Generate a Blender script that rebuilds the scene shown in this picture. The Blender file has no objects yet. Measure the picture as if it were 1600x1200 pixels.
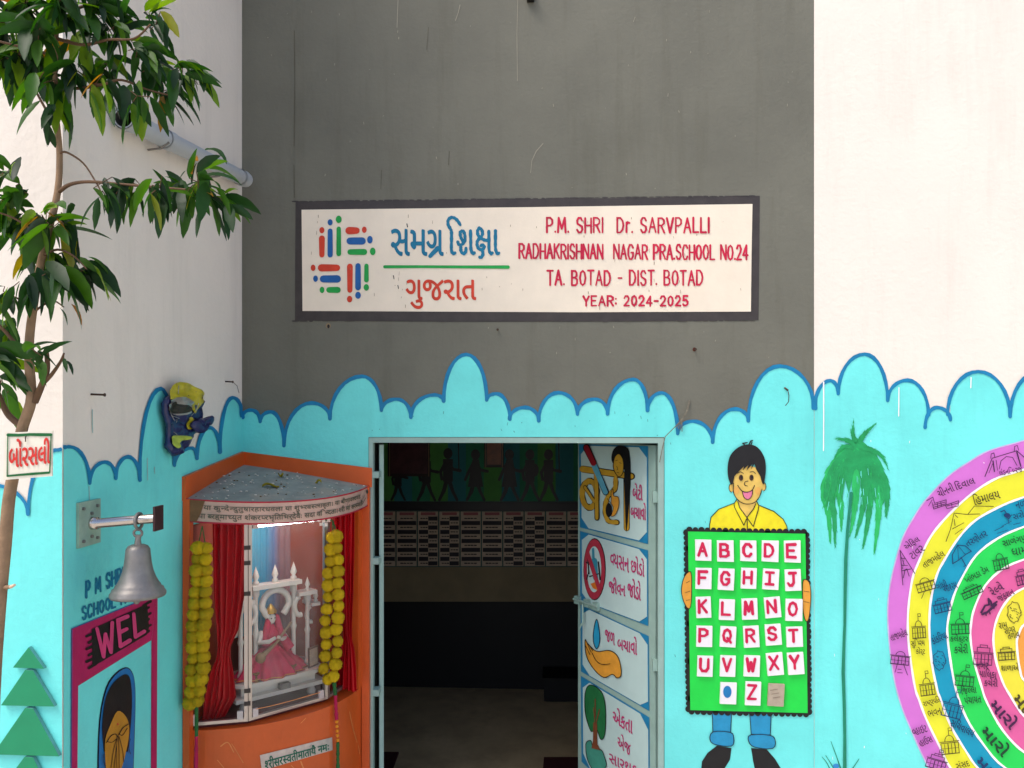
import bpy, bmesh, math, random
from mathutils import Vector, Matrix, noise
from mathutils.geometry import tessellate_polygon
R = math.radians
rng = random.Random(7)
S = bpy.context.scene
C = S.collection

# ------------------------------------------------------------------ camera, sky, sun, exposure
F, UC, VH, YAW, D, H = 1250.0, 800.0, 645.0, R(3.0), 3.57, 2.15
cam = bpy.data.cameras.new('camera'); cam.sensor_width = 36; cam.lens = F/1600*36
cam.shift_y = (VH-600)/1600; cam.clip_end = 2000; cam.clip_start = .02
co = bpy.data.objects.new('camera', cam); C.objects.link(co); S.camera = co
co.location = (0, -D, H); co.rotation_euler = (R(90), 0, YAW)

SUN_EL, SUN_AZ = R(58), R(-52)          # azimuth measured from the wall's normal, minus = from the left
sd = Vector((math.sin(SUN_AZ)*math.cos(SUN_EL), -math.cos(SUN_AZ)*math.cos(SUN_EL), math.sin(SUN_EL)))
W = bpy.data.worlds.new('World'); S.world = W; W.use_nodes = True
wn = W.node_tree; bg = wn.nodes['Background']
sky = wn.nodes.new('ShaderNodeTexSky'); sky.sky_type = 'NISHITA'; sky.sun_disc = False
sky.sun_elevation = SUN_EL; sky.sun_rotation = math.atan2(sd.x, sd.y)
sky.dust_density = 3; sky.ozone_density = .6; sky.air_density = .8
wn.links.new(sky.outputs[0], bg.inputs[0]); bg.inputs[1].default_value = .15
sl = bpy.data.lights.new('sun', 'SUN'); sl.energy = 1.0; sl.angle = R(26); sl.color = (1, .96, .91)
so = bpy.data.objects.new('sun', sl); C.objects.link(so)
so.rotation_euler = (-sd).to_track_quat('-Z', 'Y').to_euler(); so.location = (-4, -6, 8)
S.view_settings.view_transform = 'Standard'; S.view_settings.look = 'None'
S.view_settings.exposure = .9; S.view_settings.gamma = 1

# ------------------------------------------------------------------ pixel rays and surfaces of the place
CP = Vector((0, -D, H)); cy, sy = math.cos(YAW), math.sin(YAW)
def ray(u, v):
    a, b = (u-UC)/F, (VH-v)/F
    return Vector((-sy+a*cy, cy+a*sy, b))
class Plane:
    def __init__(s, p, n): s.p = Vector(p); s.n = Vector(n).normalized()
    def pt(s, u, v, off=0):
        d = ray(u, v); t = (s.p-CP).dot(s.n)/d.dot(s.n)
        return CP+d*t+s.n*off
class Cyl:                      # vertical cylinder, outer side
    def __init__(s, c, r): s.c = Vector((c[0], c[1])); s.r = r
    def pt(s, u, v, off=0):
        d = ray(u, v); o = Vector((CP.x, CP.y))-s.c; e = Vector((d.x, d.y)); r = s.r+off
        A, B, K = e.dot(e), 2*o.dot(e), o.dot(o)-r*r
        q = max(B*B-4*A*K, 0); t = (-B-math.sqrt(q))/(2*A)
        return CP+d*t
BACK = Plane((0, 0, 0), (0, -1, 0))
XL = BACK.pt(378, 645).x; XR = BACK.pt(1272, 645).x
SIDE = Plane((XL, 0, 0), (1, 0, 0))
YF = SIDE.pt(98, 645).y
FRONT = Plane((0, YF, 0), (0, -1, 0))
PHI = R(5)
RIGHT = Plane((XR, 0, 0), (-math.sin(PHI), -math.cos(PHI), 0))
TOPZ = 5.4

# ------------------------------------------------------------------ materials
def lin(c):
    def f(x):
        x /= 255
        return x/12.92 if x <= .04045 else ((x+.055)/1.055)**2.4
    return tuple(f(x) for x in c)
MC = {}
def mat(name, rgb, rough=.6, var=.10, scale=7, bump=.0, metal=0, spec=.35, bscale=90, stain=0, stsc=2.3, stcol=(90, 84, 70), streak=False, coat=0):
    if name in MC: return MC[name]
    m = bpy.data.materials.new(name); m.use_nodes = True; t = m.node_tree; N, L = t.nodes, t.links
    b = N['Principled BSDF']; c = lin(rgb)
    b.inputs['Roughness'].default_value = rough; b.inputs['Metallic'].default_value = metal
    b.inputs['Specular IOR Level'].default_value = spec
    b.inputs['Coat Weight'].default_value = coat; b.inputs['Coat Roughness'].default_value = .15
    tc = N.new('ShaderNodeTexCoord')
    n = N.new('ShaderNodeTexNoise'); n.inputs['Scale'].default_value = scale; n.inputs['Detail'].default_value = 6
    n.inputs['Roughness'].default_value = .62
    L.new(tc.outputs['Object'], n.inputs['Vector'])
    r = N.new('ShaderNodeMapRange'); r.inputs[1].default_value = .3; r.inputs[2].default_value = .7
    r.inputs[3].default_value = 1-var; r.inputs[4].default_value = 1+var
    L.new(n.outputs[0], r.inputs[0])
    mx = N.new('ShaderNodeMix'); mx.data_type = 'RGBA'; mx.blend_type = 'MULTIPLY'; mx.inputs[0].default_value = 1
    mx.inputs[6].default_value = (*c, 1); L.new(r.outputs[0], mx.inputs[7]); out = mx.outputs[2]
    if stain:
        n2 = N.new('ShaderNodeTexNoise'); n2.inputs['Scale'].default_value = stsc; n2.inputs['Detail'].default_value = 9; n2.inputs['Roughness'].default_value = .7
        mp = N.new('ShaderNodeMapping'); mp.inputs['Scale'].default_value = (3.2, 3.2, .35) if streak else (1, 1, 1)
        L.new(tc.outputs['Object'], mp.inputs[0]); L.new(mp.outputs[0], n2.inputs['Vector'])
        r2 = N.new('ShaderNodeMapRange'); r2.inputs[1].default_value = .52; r2.inputs[2].default_value = .78; r2.inputs[4].default_value = stain
        L.new(n2.outputs[0], r2.inputs[0])
        m2 = N.new('ShaderNodeMix'); m2.data_type = 'RGBA'; L.new(r2.outputs[0], m2.inputs[0]); L.new(out, m2.inputs[6])
        m2.inputs[7].default_value = (*lin(stcol), 1); out = m2.outputs[2]
    L.new(out, b.inputs['Base Color'])
    rr = N.new('ShaderNodeMapRange'); rr.inputs[3].default_value = max(rough-.08, .02); rr.inputs[4].default_value = min(rough+.08, 1)
    L.new(n.outputs[0], rr.inputs[0]); L.new(rr.outputs[0], b.inputs['Roughness'])
    if bump:
        nb = N.new('ShaderNodeTexNoise'); nb.inputs['Scale'].default_value = bscale; nb.inputs['Detail'].default_value = 8; nb.inputs['Roughness'].default_value = .6
        L.new(tc.outputs['Object'], nb.inputs['Vector'])
        bm = N.new('ShaderNodeBump'); bm.inputs['Strength'].default_value = bump; bm.inputs['Distance'].default_value = .006
        L.new(nb.outputs[0], bm.inputs['Height']); L.new(bm.outputs[0], b.inputs['Normal'])
    MC[name] = m
    return m
WHITE = mat('white wall paint', (234, 224, 211), .75, .035, 2.2, .4, bscale=40, stain=.13, streak=True)
GREY = mat('grey wall paint', (109, 108, 96), .7, .12, 2.2, .4, bscale=45, stain=.5, stcol=(86, 84, 68), streak=True)
CYAN = mat('cyan wall paint', (112, 226, 220), .42, .09, 3, .35, bscale=40, stain=.25, stcol=(80, 170, 170), streak=True, spec=.4)
def paint(name, rgb, **k):
    k.setdefault('rough', .45); k.setdefault('var', .15); k.setdefault('scale', 16); k.setdefault('bump', .12)
    return mat(name, rgb, **k)
BLUE = paint('blue outline paint', (14, 122, 168))
BLACK = paint('black paint', (24, 22, 24), var=.25)
INK = paint('thin black paint', (42, 38, 42), var=.3)
CRIM = paint('crimson lettering paint', (196, 22, 62), var=.2)
RED = paint('red orange paint', (208, 62, 36)); DBLUE = paint('deep blue paint', (24, 92, 158)); GREEN = paint('bright green paint', (26, 158, 68))
TEALB = paint('teal blue paint', (8, 114, 148))
CREAM = paint('cream sign paint', (238, 224, 202), var=.05, scale=6, stain=.12, stcol=(190, 170, 140))
DFRAME = paint('dark brown frame paint', (62, 56, 54), var=.2)
OCHRE = paint('ochre paint', (196, 150, 44)); SKINY = paint('painted skin yellow', (224, 186, 92)); SHIRT = paint('yellow shirt paint', (236, 218, 30))
ORSKIN = paint('painted orange skin', (226, 156, 56)); PINKL = paint('painted lips pink', (222, 120, 150))
JEANS = paint('jeans blue paint', (34, 142, 186)); MAG = paint('magenta lettering paint', (190, 52, 110)); PINKF = paint('pink frame paint', (178, 26, 88))
WHITEP = paint('white line paint', (244, 236, 236), var=.04); BOARDG = paint('green board paint', (26, 212, 70), var=.05)
STEEL = mat('pale green steel paint', (150, 178, 168), .45, .10, 9, .1, stain=.22, stcol=(110, 120, 108))
DOORP = mat('door panel paint', (188, 212, 208), .42, .05, 6, .06, stain=.10, stcol=(150, 165, 155))
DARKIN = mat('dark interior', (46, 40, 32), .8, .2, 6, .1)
ORANGE = mat('orange shrine paint', (208, 87, 27), .4, .09, 7, .1, stain=.14, stcol=(150, 60, 22), spec=.45)
ALU = mat('aluminium frame', (190, 178, 170), .33, .06, 20, 0, metal=.85)
MARBLE = mat('white marble', (222, 214, 200), .3, .05, 12, 0, stain=.12, stcol=(190, 180, 165))
CHROME = mat('polished steel', (205, 195, 188), .18, .04, 20, 0, metal=1)
BELLM = mat('grey bell metal', (134, 130, 126), .48, .16, 26, .08, metal=.55, stain=.35, stcol=(88, 80, 72), stsc=9)

# ------------------------------------------------------------------ mesh builder
def wloc(o):
    v = Vector((0, 0, 0))
    while o is not None: v = v+o.location; o = o.parent
    return v
class MB:
    def __init__(s): s.v = []; s.f = []; s.mi = []; s.sm = []; s.ms = []; s.k = 0
    def m(s, mt):
        if mt not in s.ms: s.ms.append(mt)
        return s.ms.index(mt)
    def add(s, vs, fs, mt, smooth=False):
        b = len(s.v); i = s.m(mt); s.v += [Vector(p) for p in vs]
        for f in fs: s.f.append([b+j for j in f]); s.mi.append(i); s.sm.append(smooth)
    def box(s, lo, hi, mt, rot=None, at=None):
        x0, y0, z0 = lo; x1, y1, z1 = hi
        vs = [Vector(p) for p in ((x0,y0,z0),(x1,y0,z0),(x1,y1,z0),(x0,y1,z0),(x0,y0,z1),(x1,y0,z1),(x1,y1,z1),(x0,y1,z1))]
        if rot is not None: vs = [rot @ p for p in vs]
        if at is not None: vs = [p+Vector(at) for p in vs]
        s.add(vs, [(0,3,2,1),(4,5,6,7),(0,1,5,4),(1,2,6,5),(2,3,7,6),(3,0,4,7)], mt)
    def prism(s, pts, vec, mt, side=None):       # pts: 3D loop, extruded by vec
        n = len(pts); pts = [Vector(p) for p in pts]; vec = Vector(vec)
        q = [p+vec for p in pts]
        tri = [tuple(t) for t in tessellate_polygon([pts])]
        s.add(q, tri, mt); s.add(pts, [t[::-1] for t in tri], mt)
        s.add(pts+q, [(i, (i+1) % n, n+(i+1) % n, n+i) for i in range(n)], side or mt)
    def tube(s, path, rad, mt, n=10, cap=True, smooth=True):
        path = [Vector(p) for p in path]; k = len(path)
        rad = rad if isinstance(rad, (list, tuple)) else [rad]*k
        vs = []; up = None
        for i, p in enumerate(path):
            d = (path[min(i+1, k-1)]-path[max(i-1, 0)]).normalized()
            if up is None: up = d.orthogonal().normalized()
            else:
                up = up-d*up.dot(d)
                up = up.normalized() if up.length > 1e-6 else d.orthogonal().normalized()
            w = d.cross(up)
            vs += [p+(up*math.cos(2*math.pi*j/n)+w*math.sin(2*math.pi*j/n))*rad[i] for j in range(n)]
        fs = [(i*n+j, i*n+(j+1) % n, (i+1)*n+(j+1) % n, (i+1)*n+j) for i in range(k-1) for j in range(n)]
        s.add(vs, fs, mt, smooth)
        if cap: s.add(vs[:n], [tuple(range(n))[::-1]], mt); s.add(vs[-n:], [tuple(range(n))], mt)
    def lathe(s, prof, c, mt, n=40, ax=None, smooth=True):   # prof: (r, h)
        c = Vector(c); vs = []; fs = []
        for r, h in prof:
            for j in range(n):
                a = 2*math.pi*j/n; p = Vector((r*math.cos(a), r*math.sin(a), h))
                vs.append(c+(ax @ p if ax is not None else p))
        for i in range(len(prof)-1):
            for j in range(n): fs.append((i*n+j, i*n+(j+1) % n, (i+1)*n+(j+1) % n, (i+1)*n+j))
        s.add(vs, fs, mt, smooth)
    def ball(s, c, r, mt, seg=12, sc=(1,1,1), fn=None):
        c = Vector(c); vs = []; fs = []; m = seg//2+1
        for i in range(m+1):
            th = math.pi*i/m
            for j in range(seg):
                a = 2*math.pi*j/seg; d = Vector((math.sin(th)*math.cos(a), math.sin(th)*math.sin(a), math.cos(th)))
                k = fn(d) if fn else 1
                vs.append(c+Vector((d.x*sc[0], d.y*sc[1], d.z*sc[2]))*r*k)
        for i in range(m):
            for j in range(seg): fs.append((i*seg+j, (i+1)*seg+j, (i+1)*seg+(j+1) % seg, i*seg+(j+1) % seg))
        s.add(vs, fs, mt, True)
    def grid(s, fn, nu, nv, mt, smooth=True):
        vs = [fn(i/nu, j/nv) for j in range(nv+1) for i in range(nu+1)]
        fs = [(j*(nu+1)+i, j*(nu+1)+i+1, (j+1)*(nu+1)+i+1, (j+1)*(nu+1)+i) for j in range(nv) for i in range(nu)]
        s.add(vs, fs, mt, smooth)
    # ---- flat painting on a surface, in photograph pixels projected on the wall where it stands
    def off(s, layer):
        s.k += 1
        return .0015+layer*.0012+(s.k % 7)*.00016
    def poly(s, pl, pts, mt, layer=0):
        o = s.off(layer); q = [Vector((x, -y, 0)) for x, y in pts]
        tri = []
        for t in tessellate_polygon([q]):
            a, b, c = (q[i] for i in t)
            tri.append(tuple(t) if (b-a).cross(c-a).z > 0 else tuple(t[::-1]))
        s.add([pl.pt(x, y, o) for x, y in pts], tri, mt)
    def stroke(s, pl, pts, w, mt, layer=0, cap=True, w1=None):
        if len(pts) < 2: return
        o = s.off(layer); P = [Vector((x, y)) for x, y in pts]
        P = [p for i, p in enumerate(P) if i == 0 or (p-P[i-1]).length > .05]
        n = len(P)
        if n < 2: return
        run = []; cur = [P[0]]
        for i in range(1, n):
            cur.append(P[i])
            if i < n-1 and (P[i]-P[i-1]).normalized().dot((P[i+1]-P[i]).normalized()) < -.25: run.append(cur); cur = [P[i]]
        run.append(cur); done = 0
        for q in run:
            Ls, Rs = [], []; m = len(q)
            for i in range(m):
                d0 = (q[i]-q[i-1]).normalized() if i else (q[1]-q[0]).normalized()
                d1 = (q[i+1]-q[i]).normalized() if i < m-1 else d0
                t = (d0+d1).normalized(); nn = Vector((-t.y, t.x)); k = 1/max(.6, nn.dot(Vector((-d0.y, d0.x))))
                ww = (w if w1 is None else w+(w1-w)*(done+i)/max(n-1, 1))*(1+.11*math.sin(i*1.7+s.k*2.1)+.06*math.sin(i*.6+s.k))
                Ls.append(q[i]+nn*ww*.5*k); Rs.append(q[i]-nn*ww*.5*k)
            loop2 = Ls+Rs[::-1]
            ri = [o+.0005*(done+i)/max(n-1, 1) for i in range(m)]
            vs = [pl.pt(p.x, p.y, ri[i]) for i, p in enumerate(Ls)]+[pl.pt(p.x, p.y, ri[i]) for i, p in enumerate(Rs)]
            s.add(vs, [(i+1, i, m+i, m+i+1) for i in range(m-1)], mt)
            if cap:
                for (c, e, dr, oc) in ((q[0], Ls[0], q[0]-q[1], ri[0]-.00004), (q[-1], Ls[-1], q[-1]-q[-2], ri[-1]+.00004)):
                    r = (e-c); dr = dr.normalized()*r.length; K = 5
                    arc = [c+r*math.cos(math.pi*j/K)+dr*math.sin(math.pi*j/K) for j in range(K+1)]
                    f = list(range(K+1))
                    a, b, g = arc[0], arc[1], arc[2]
                    if (b.x-a.x)*(g.y-a.y)-(b.y-a.y)*(g.x-a.x) > 0: f = f[::-1]
                    s.add([pl.pt(p.x, p.y, oc) for p in arc], [tuple(f)], mt)
            done += m-1; o += .00006
    def disc(s, pl, c, rx, mt, layer=0, ry=None, n=18, rot=0):
        ry = ry or rx; ca, sa = math.cos(rot), math.sin(rot)
        pts = []
        for i in range(n):
            a = 2*math.pi*i/n; x, y = rx*math.cos(a), ry*math.sin(a)
            pts.append((c[0]+x*ca-y*sa, c[1]+x*sa+y*ca))
        s.poly(pl, pts, mt, layer)
    def build(s, name, parent=None, origin=None, thing=None):
        me = bpy.data.meshes.new(name)
        if parent is not None: org = wloc(parent) if origin is None else Vector(origin)
        elif origin is not None: org = Vector(origin)
        else:
            lo = [min(p[i] for p in s.v) for i in range(3)]; hi = [max(p[i] for p in s.v) for i in range(3)]
            org = Vector(((lo[0]+hi[0])/2, (lo[1]+hi[1])/2, lo[2]))
        me.from_pydata([tuple(p-org) for p in s.v], [], s.f); me.update()
        for m in s.ms: me.materials.append(m)
        me.polygons.foreach_set('material_index', s.mi); me.polygons.foreach_set('use_smooth', s.sm)
        o = bpy.data.objects.new(name, me); C.objects.link(o)
        if parent is not None: o.parent = parent; o.location = org-wloc(parent)
        else: o.location = org
        if thing: tag(o, *thing)
        return o
def tag(o, label=None, cat=None, group=None, kind=None):
    for k, v in (('label', label), ('category', cat), ('group', group), ('kind', kind)):
        if v: o[k] = v
    return o
def thing(name, loc, label, cat, group=None):
    o = bpy.data.objects.new(name, None); C.objects.link(o); o.location = loc; o.empty_display_size = .05
    return tag(o, label, cat, group)
def Zm(sc, ox, oy):
    def f(*p):
        return [(ox+x/sc, oy+y/sc) for x, y in p]
    return f
ZA = Zm(4.3243, 450, 290); ZB = Zm(3.902, 790, 300); ZC = Zm(4.444, 880, 680); ZD = Zm(4.444, 880, 930)
ZE = Zm(5.216, 1040, 670); ZF = Zm(3.752, 1040, 880); ZG = Zm(4.285, 1260, 640); ZH = Zm(4, 1260, 900)
ZI = Zm(6.667, 1360, 900); ZJ = Zm(6.667, 1360, 1040); ZK = Zm(7.273, 1380, 680); ZL = Zm(7.273, 1380, 800)
Z3 = Zm(4, 0, 540); Z4 = Zm(2.727, 0, 760); Z5 = Zm(4.8, 270, 690); Z6 = Zm(4, 270, 900); ZS = Zm(5, 0, 590)
ZW = Zm(5.452, 90, 980); Z7 = Zm(5.333, 600, 690)
def smooth(pts, n=5, closed=False):
    P = [Vector(p) for p in pts]; out = []; m = len(P)
    for i in range(m if closed else m-1):
        if closed: a, b, c, d = P[(i-1) % m], P[i], P[(i+1) % m], P[(i+2) % m]
        else: a, b, c, d = P[max(i-1, 0)], P[i], P[i+1], P[min(i+2, m-1)]
        for j in range(n):
            t = j/n
            out.append(tuple(.5*((2*b)+(c-a)*t+(2*a-5*b+4*c-d)*t*t+(3*b-a-3*c+d)*t**3)))
    if not closed: out.append(tuple(P[-1]))
    return out
def lerp2(q, s, t):           # q: TL TR BR BL, s right, t down
    a = (q[0][0]+(q[1][0]-q[0][0])*s, q[0][1]+(q[1][1]-q[0][1])*s); b = (q[3][0]+(q[2][0]-q[3][0])*s, q[3][1]+(q[2][1]-q[3][1])*s)
    return (a[0]+(b[0]-a[0])*t, a[1]+(b[1]-a[1])*t)
# ---- writing: Indic words come from Blender's own built-in font, Latin capitals from brush strokes
TCACHE = {}
import re
def shape(t):                 # the short i sign is written before its cluster
    t = re.sub('((?:[\u0a95-\u0ab9]\u0acd)*[\u0a95-\u0ab9])\u0abf', '\u0abf\\1', t)
    return re.sub('((?:[\u0915-\u0939]\u094d)*[\u0915-\u0939])\u093f', '\u093f\\1', t)
def rawtext(txt):
    c = bpy.data.curves.new('word', 'FONT'); c.body = txt; c.resolution_u = 3
    o = bpy.data.objects.new('word', c); C.objects.link(o)
    dg = bpy.context.evaluated_depsgraph_get(); me = bpy.data.meshes.new_from_object(o.evaluated_get(dg))
    vs = [(v.co.x, v.co.y) for v in me.vertices]; fs = [tuple(p.vertices) for p in me.polygons]
    bpy.data.objects.remove(o); bpy.data.curves.remove(c); bpy.data.meshes.remove(me)
    return vs, fs
STEMMED = set('વસતશષચલમનપબભયગણથધઘખતञ'+'वसतशषचलमनपबभयगणथधघखजञक')
def cutx(vs, fs, xc):         # keep what lies left of xc
    nv, nf = [], []
    for f in fs:
        P = [vs[i] for i in f]; out = []
        for i in range(len(P)):
            a, b_ = P[i], P[(i+1) % len(P)]
            if a[0] <= xc: out.append(a)
            if (a[0] <= xc) != (b_[0] <= xc): t = (xc-a[0])/(b_[0]-a[0]); out.append((xc, a[1]+(b_[1]-a[1])*t))
        if len(out) > 2: nf.append(tuple(range(len(nv), len(nv)+len(out)))); nv += out
    return nv, nf
def glyphs(txt):
    if txt in TCACHE: return TCACHE[txt]
    t = shape(txt); parts = []; cur = ''; i = 0
    while i < len(t):
        if i+2 < len(t) and t[i+1] in '\u0acd\u094d' and t[i] in STEMMED and t[i+2] != ' ':
            if cur: parts.append((cur, 0)); cur = ''
            parts.append((t[i], 1)); i += 2
        else: cur += t[i]; i += 1
    if cur: parts.append((cur, 0))
    vs, fs, X = [], [], 0
    for c, half in parts:
        v, f = rawtext(c)
        if not v: X += .3; continue
        xm = max(p[0] for p in v); x0 = min(p[0] for p in v)
        if half: xm = x0+(xm-x0)*.72; v, f = cutx(v, f, xm)
        lead = len(c)-len(c.lstrip(' ')); n = len(vs); vs += [(x+X, y) for x, y in v]; fs += [tuple(n+j for j in q) for q in f]; X += xm+(.0 if half else .03)+.2*(len(c)-len(c.rstrip(' ')))
    x0, x1 = min(p[0] for p in vs), max(p[0] for p in vs); y0, y1 = min(p[1] for p in vs), max(p[1] for p in vs)
    vs = [((x-x0)/(x1-x0), 1-(y-y0)/(y1-y0)) for x, y in vs]
    TCACHE[txt] = (vs, fs)
    return vs, fs
def word(mb, pl, txt, q, mt, layer=3, bold=0):
    vs, fs = glyphs(txt)
    w = Vector(q[0]).__sub__(Vector(q[1])).length; h = Vector(q[0]).__sub__(Vector(q[3])).length
    for dx_, dy_ in (((0, 0),) if bold <= 0 else ((0, 0), (bold, 0), (-bold, 0), (0, bold), (0, -bold))):
        o = mb.off(layer); pts = [lerp2(q, x+dx_*h/w, y+dy_) for x, y in vs]; out = []
        for f in fs:
            a = sum(pts[f[i]][0]*pts[f[(i+1) % len(f)]][1]-pts[f[(i+1) % len(f)]][0]*pts[f[i]][1] for i in range(len(f)))
            out.append(f if a < 0 else f[::-1])
        mb.add([pl.pt(x, y, o) for x, y in pts], out, mt)
def rquad(cx, cy_, w, h, ang):
    a = R(-ang); ca, sa = math.cos(a), math.sin(a)
    return [(cx+x*ca-y*sa, cy_+x*sa+y*ca) for x, y in ((-w/2,-h/2),(w/2,-h/2),(w/2,h/2),(-w/2,h/2))]
GL = {
 'A': (1, [[(0,0),(.5,1),(1,0)], [(.2,.36),(.8,.36)]]), 'B': (.9, [[(0,0),(0,1),(.6,1),(.85,.88),(.85,.66),(.6,.53),(.02,.53)], [(.6,.53),(.95,.4),(.95,.13),(.65,0),(.02,0)]]),
 'C': (.9, [[(.95,.8),(.72,1),(.3,1),(.02,.7),(.02,.3),(.3,0),(.72,0),(.95,.2)]]), 'D': (.95, [[(0,0),(0,1),(.5,1),(.85,.8),(.98,.5),(.85,.2),(.5,0),(.02,0)]]),
 'E': (.8, [[(1,1),(0,1),(0,0),(1,0)], [(.02,.52),(.8,.52)]]), 'F': (.8, [[(1,1),(0,1),(0,0)], [(.02,.5),(.8,.5)]]),
 'G': (.95, [[(.95,.8),(.7,1),(.3,1),(.02,.7),(.02,.3),(.3,0),(.7,0),(.96,.2),(.96,.45),(.6,.45)]]), 'H': (.9, [[(0,0),(0,1)], [(1,0),(1,1)], [(.02,.5),(.98,.5)]]),
 'I': (.06, [[(.5,0),(.5,1)]]), 'J': (.75, [[(.2,1),(1,1)], [(.72,1),(.72,.22),(.5,0),(.2,0),(0,.2)]]), 'K': (.9, [[(0,0),(0,1)], [(.95,1),(.05,.48)], [(.3,.6),(1,0)]]),
 'L': (.75, [[(0,1),(0,0),(1,0)]]), 'M': (1.15, [[(0,0),(.1,1),(.5,.25),(.9,1),(1,0)]]), 'N': (.95, [[(0,0),(0,1)], [(.02,1),(.98,0)], [(1,0),(1,1)]]),
 'O': (.95, [[(.5,1),(.18,.88),(.02,.5),(.18,.12),(.5,0),(.82,.12),(.98,.5),(.82,.88),(.52,1)]]), 'P': (.85, [[(0,0),(0,1),(.6,1),(.95,.85),(.95,.6),(.6,.45),(.02,.45)]]),
 'Q': (.95, [[(.5,1),(.18,.88),(.02,.5),(.18,.12),(.5,0),(.82,.12),(.98,.5),(.82,.88),(.52,1)], [(.55,.3),(1,-.06)]]),
 'R': (.9, [[(0,0),(0,1),(.6,1),(.95,.86),(.95,.64),(.6,.5),(.02,.5)], [(.45,.5),(1,0)]]), 'S': (.85, [[(.92,.82),(.7,1),(.3,1),(.05,.82),(.1,.6),(.5,.5),(.9,.4),(.96,.18),(.7,0),(.3,0),(.03,.18)]]),
 'T': (.9, [[(0,1),(1,1)], [(.5,.98),(.5,0)]]), 'U': (.9, [[(0,1),(0,.25),(.25,0),(.75,0),(1,.25),(1,1)]]), 'V': (.95, [[(0,1),(.5,0),(1,1)]]),
 'W': (1.25, [[(0,1),(.25,0),(.5,.7),(.75,0),(1,1)]]), 'X': (.9, [[(0,1),(1,0)], [(1,1),(0,0)]]), 'Y': (.9, [[(0,1),(.5,.45),(1,1)], [(.5,.47),(.5,0)]]), 'Z': (.9, [[(0,1),(1,1),(0,0),(1,0)]]),
 '0': (.8, [[(.5,1),(.15,.85),(.02,.5),(.15,.15),(.5,0),(.85,.15),(.98,.5),(.85,.85),(.52,1)]]), '2': (.8, [[(.03,.78),(.25,1),(.7,1),(.95,.75),(.8,.5),(.02,0),(1,0)]]),
 '4': (.85, [[(.72,0),(.72,1),(0,.3),(1,.3)]]), '5': (.8, [[(.9,1),(.15,1),(.08,.56),(.6,.6),(.95,.4),(.9,.12),(.6,0),(.2,0),(.02,.14)]]),
 '.': (.02, [[(.5,.03),(.55,.06)]]), ':': (.05, [[(.5,.2),(.5,.24)], [(.5,.7),(.5,.74)]]), '-': (.6, [[(.05,.48),(.95,.48)]]), 'r': (.5, [[(.1,0),(.1,.68)], [(.12,.48),(.5,.68),(.95,.64)]]), ' ': (.5, []),
}
def letters(mb, pl, txt, q, wd, mt, layer=3, gap=.42, jit=.02):
    tot = sum(GL[c][0] for c in txt)+gap*(len(txt)-1); x = 0
    for c in txt:
        w, st = GL[c]; dy = rng.uniform(-jit, jit)
        for s_ in st:
            mb.stroke(pl, [lerp2(q, (x+px*w)/tot, 1-py+dy) for px, py in s_], wd*rng.uniform(.9, 1.1), mt, layer)
        x += w+gap

# ------------------------------------------------------------------ the setting: ground, building
def tile_ground():
    m = mat('sandy concrete paving', (196, 188, 174), .85, .12, 1.4, .3, bscale=30, stain=.3, stcol=(120, 110, 95))
    b = MB(); b.grid(lambda i, j: Vector((-60+120*i, -80+140*j, 0)), 12, 14, m, False)
    tag(b.build('ground', origin=(0, 0, 0)), kind='structure')
tile_ground()
B0 = BACK.pt
dx0, dx1, dzt = B0(577, 800).x, B0(1037, 800).x, B0(806, 684).z
SCH = thing('school_building', (0, 0, 0), 'painted school entrance with grey upper wall, cyan lower walls and doorway', 'building')
# entrance wall with the doorway cut out
b = MB(); b.prism([(XL,0,0),(dx0,0,0),(dx0,0,dzt),(dx1,0,dzt),(dx1,0,0),(XR,0,0),(XR,0,TOPZ),(XL,0,TOPZ)], (0,.2,0), GREY); b.build('entrance_wall', SCH)
b = MB(); b.box((-7, YF, 0), (XL, .2, TOPZ), WHITE); wing = b.build('wing_wall', SCH)
d = Vector((math.cos(PHI), -math.sin(PHI), 0)); nb = Vector((math.sin(PHI), math.cos(PHI), 0))*.2
p0 = Vector((XR, 0, 0)); p1 = p0+d*6
b = MB(); b.prism([p0, p1, p1+nb, p0+Vector((0,.2,0))], (0,0,TOPZ), WHITE); b.build('flank_wall', SCH)
# passage behind the doorway
YB = 2.62
INW = mat('interior wall paint', (70, 92, 84), .75, .15, 5, .1); INL = mat('interior dado beige', (134, 118, 88), .8, .15, 5, .1)
b = MB(); b.box((-2.6, YB, 0), (2.6, YB+.15, 3.1), INW); inner = b.build('interior_wall', SCH)
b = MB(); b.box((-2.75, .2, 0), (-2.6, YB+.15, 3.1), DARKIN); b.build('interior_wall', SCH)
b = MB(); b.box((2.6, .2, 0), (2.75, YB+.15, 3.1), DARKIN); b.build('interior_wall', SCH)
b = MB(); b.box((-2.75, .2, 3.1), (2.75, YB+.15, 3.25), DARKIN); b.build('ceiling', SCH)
b = MB(); b.box((-2.6, .201, .004), (2.6, YB-.001, .012), mat('worn passage floor', (184, 160, 122), .6, .25, 3, .1, stain=.45, stcol=(50, 42, 34)))
tag(b.build('passage_floor', origin=(0, 1, 0)), kind='structure')
INNER = Plane((0, YB, 0), (0, -1, 0))

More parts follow.
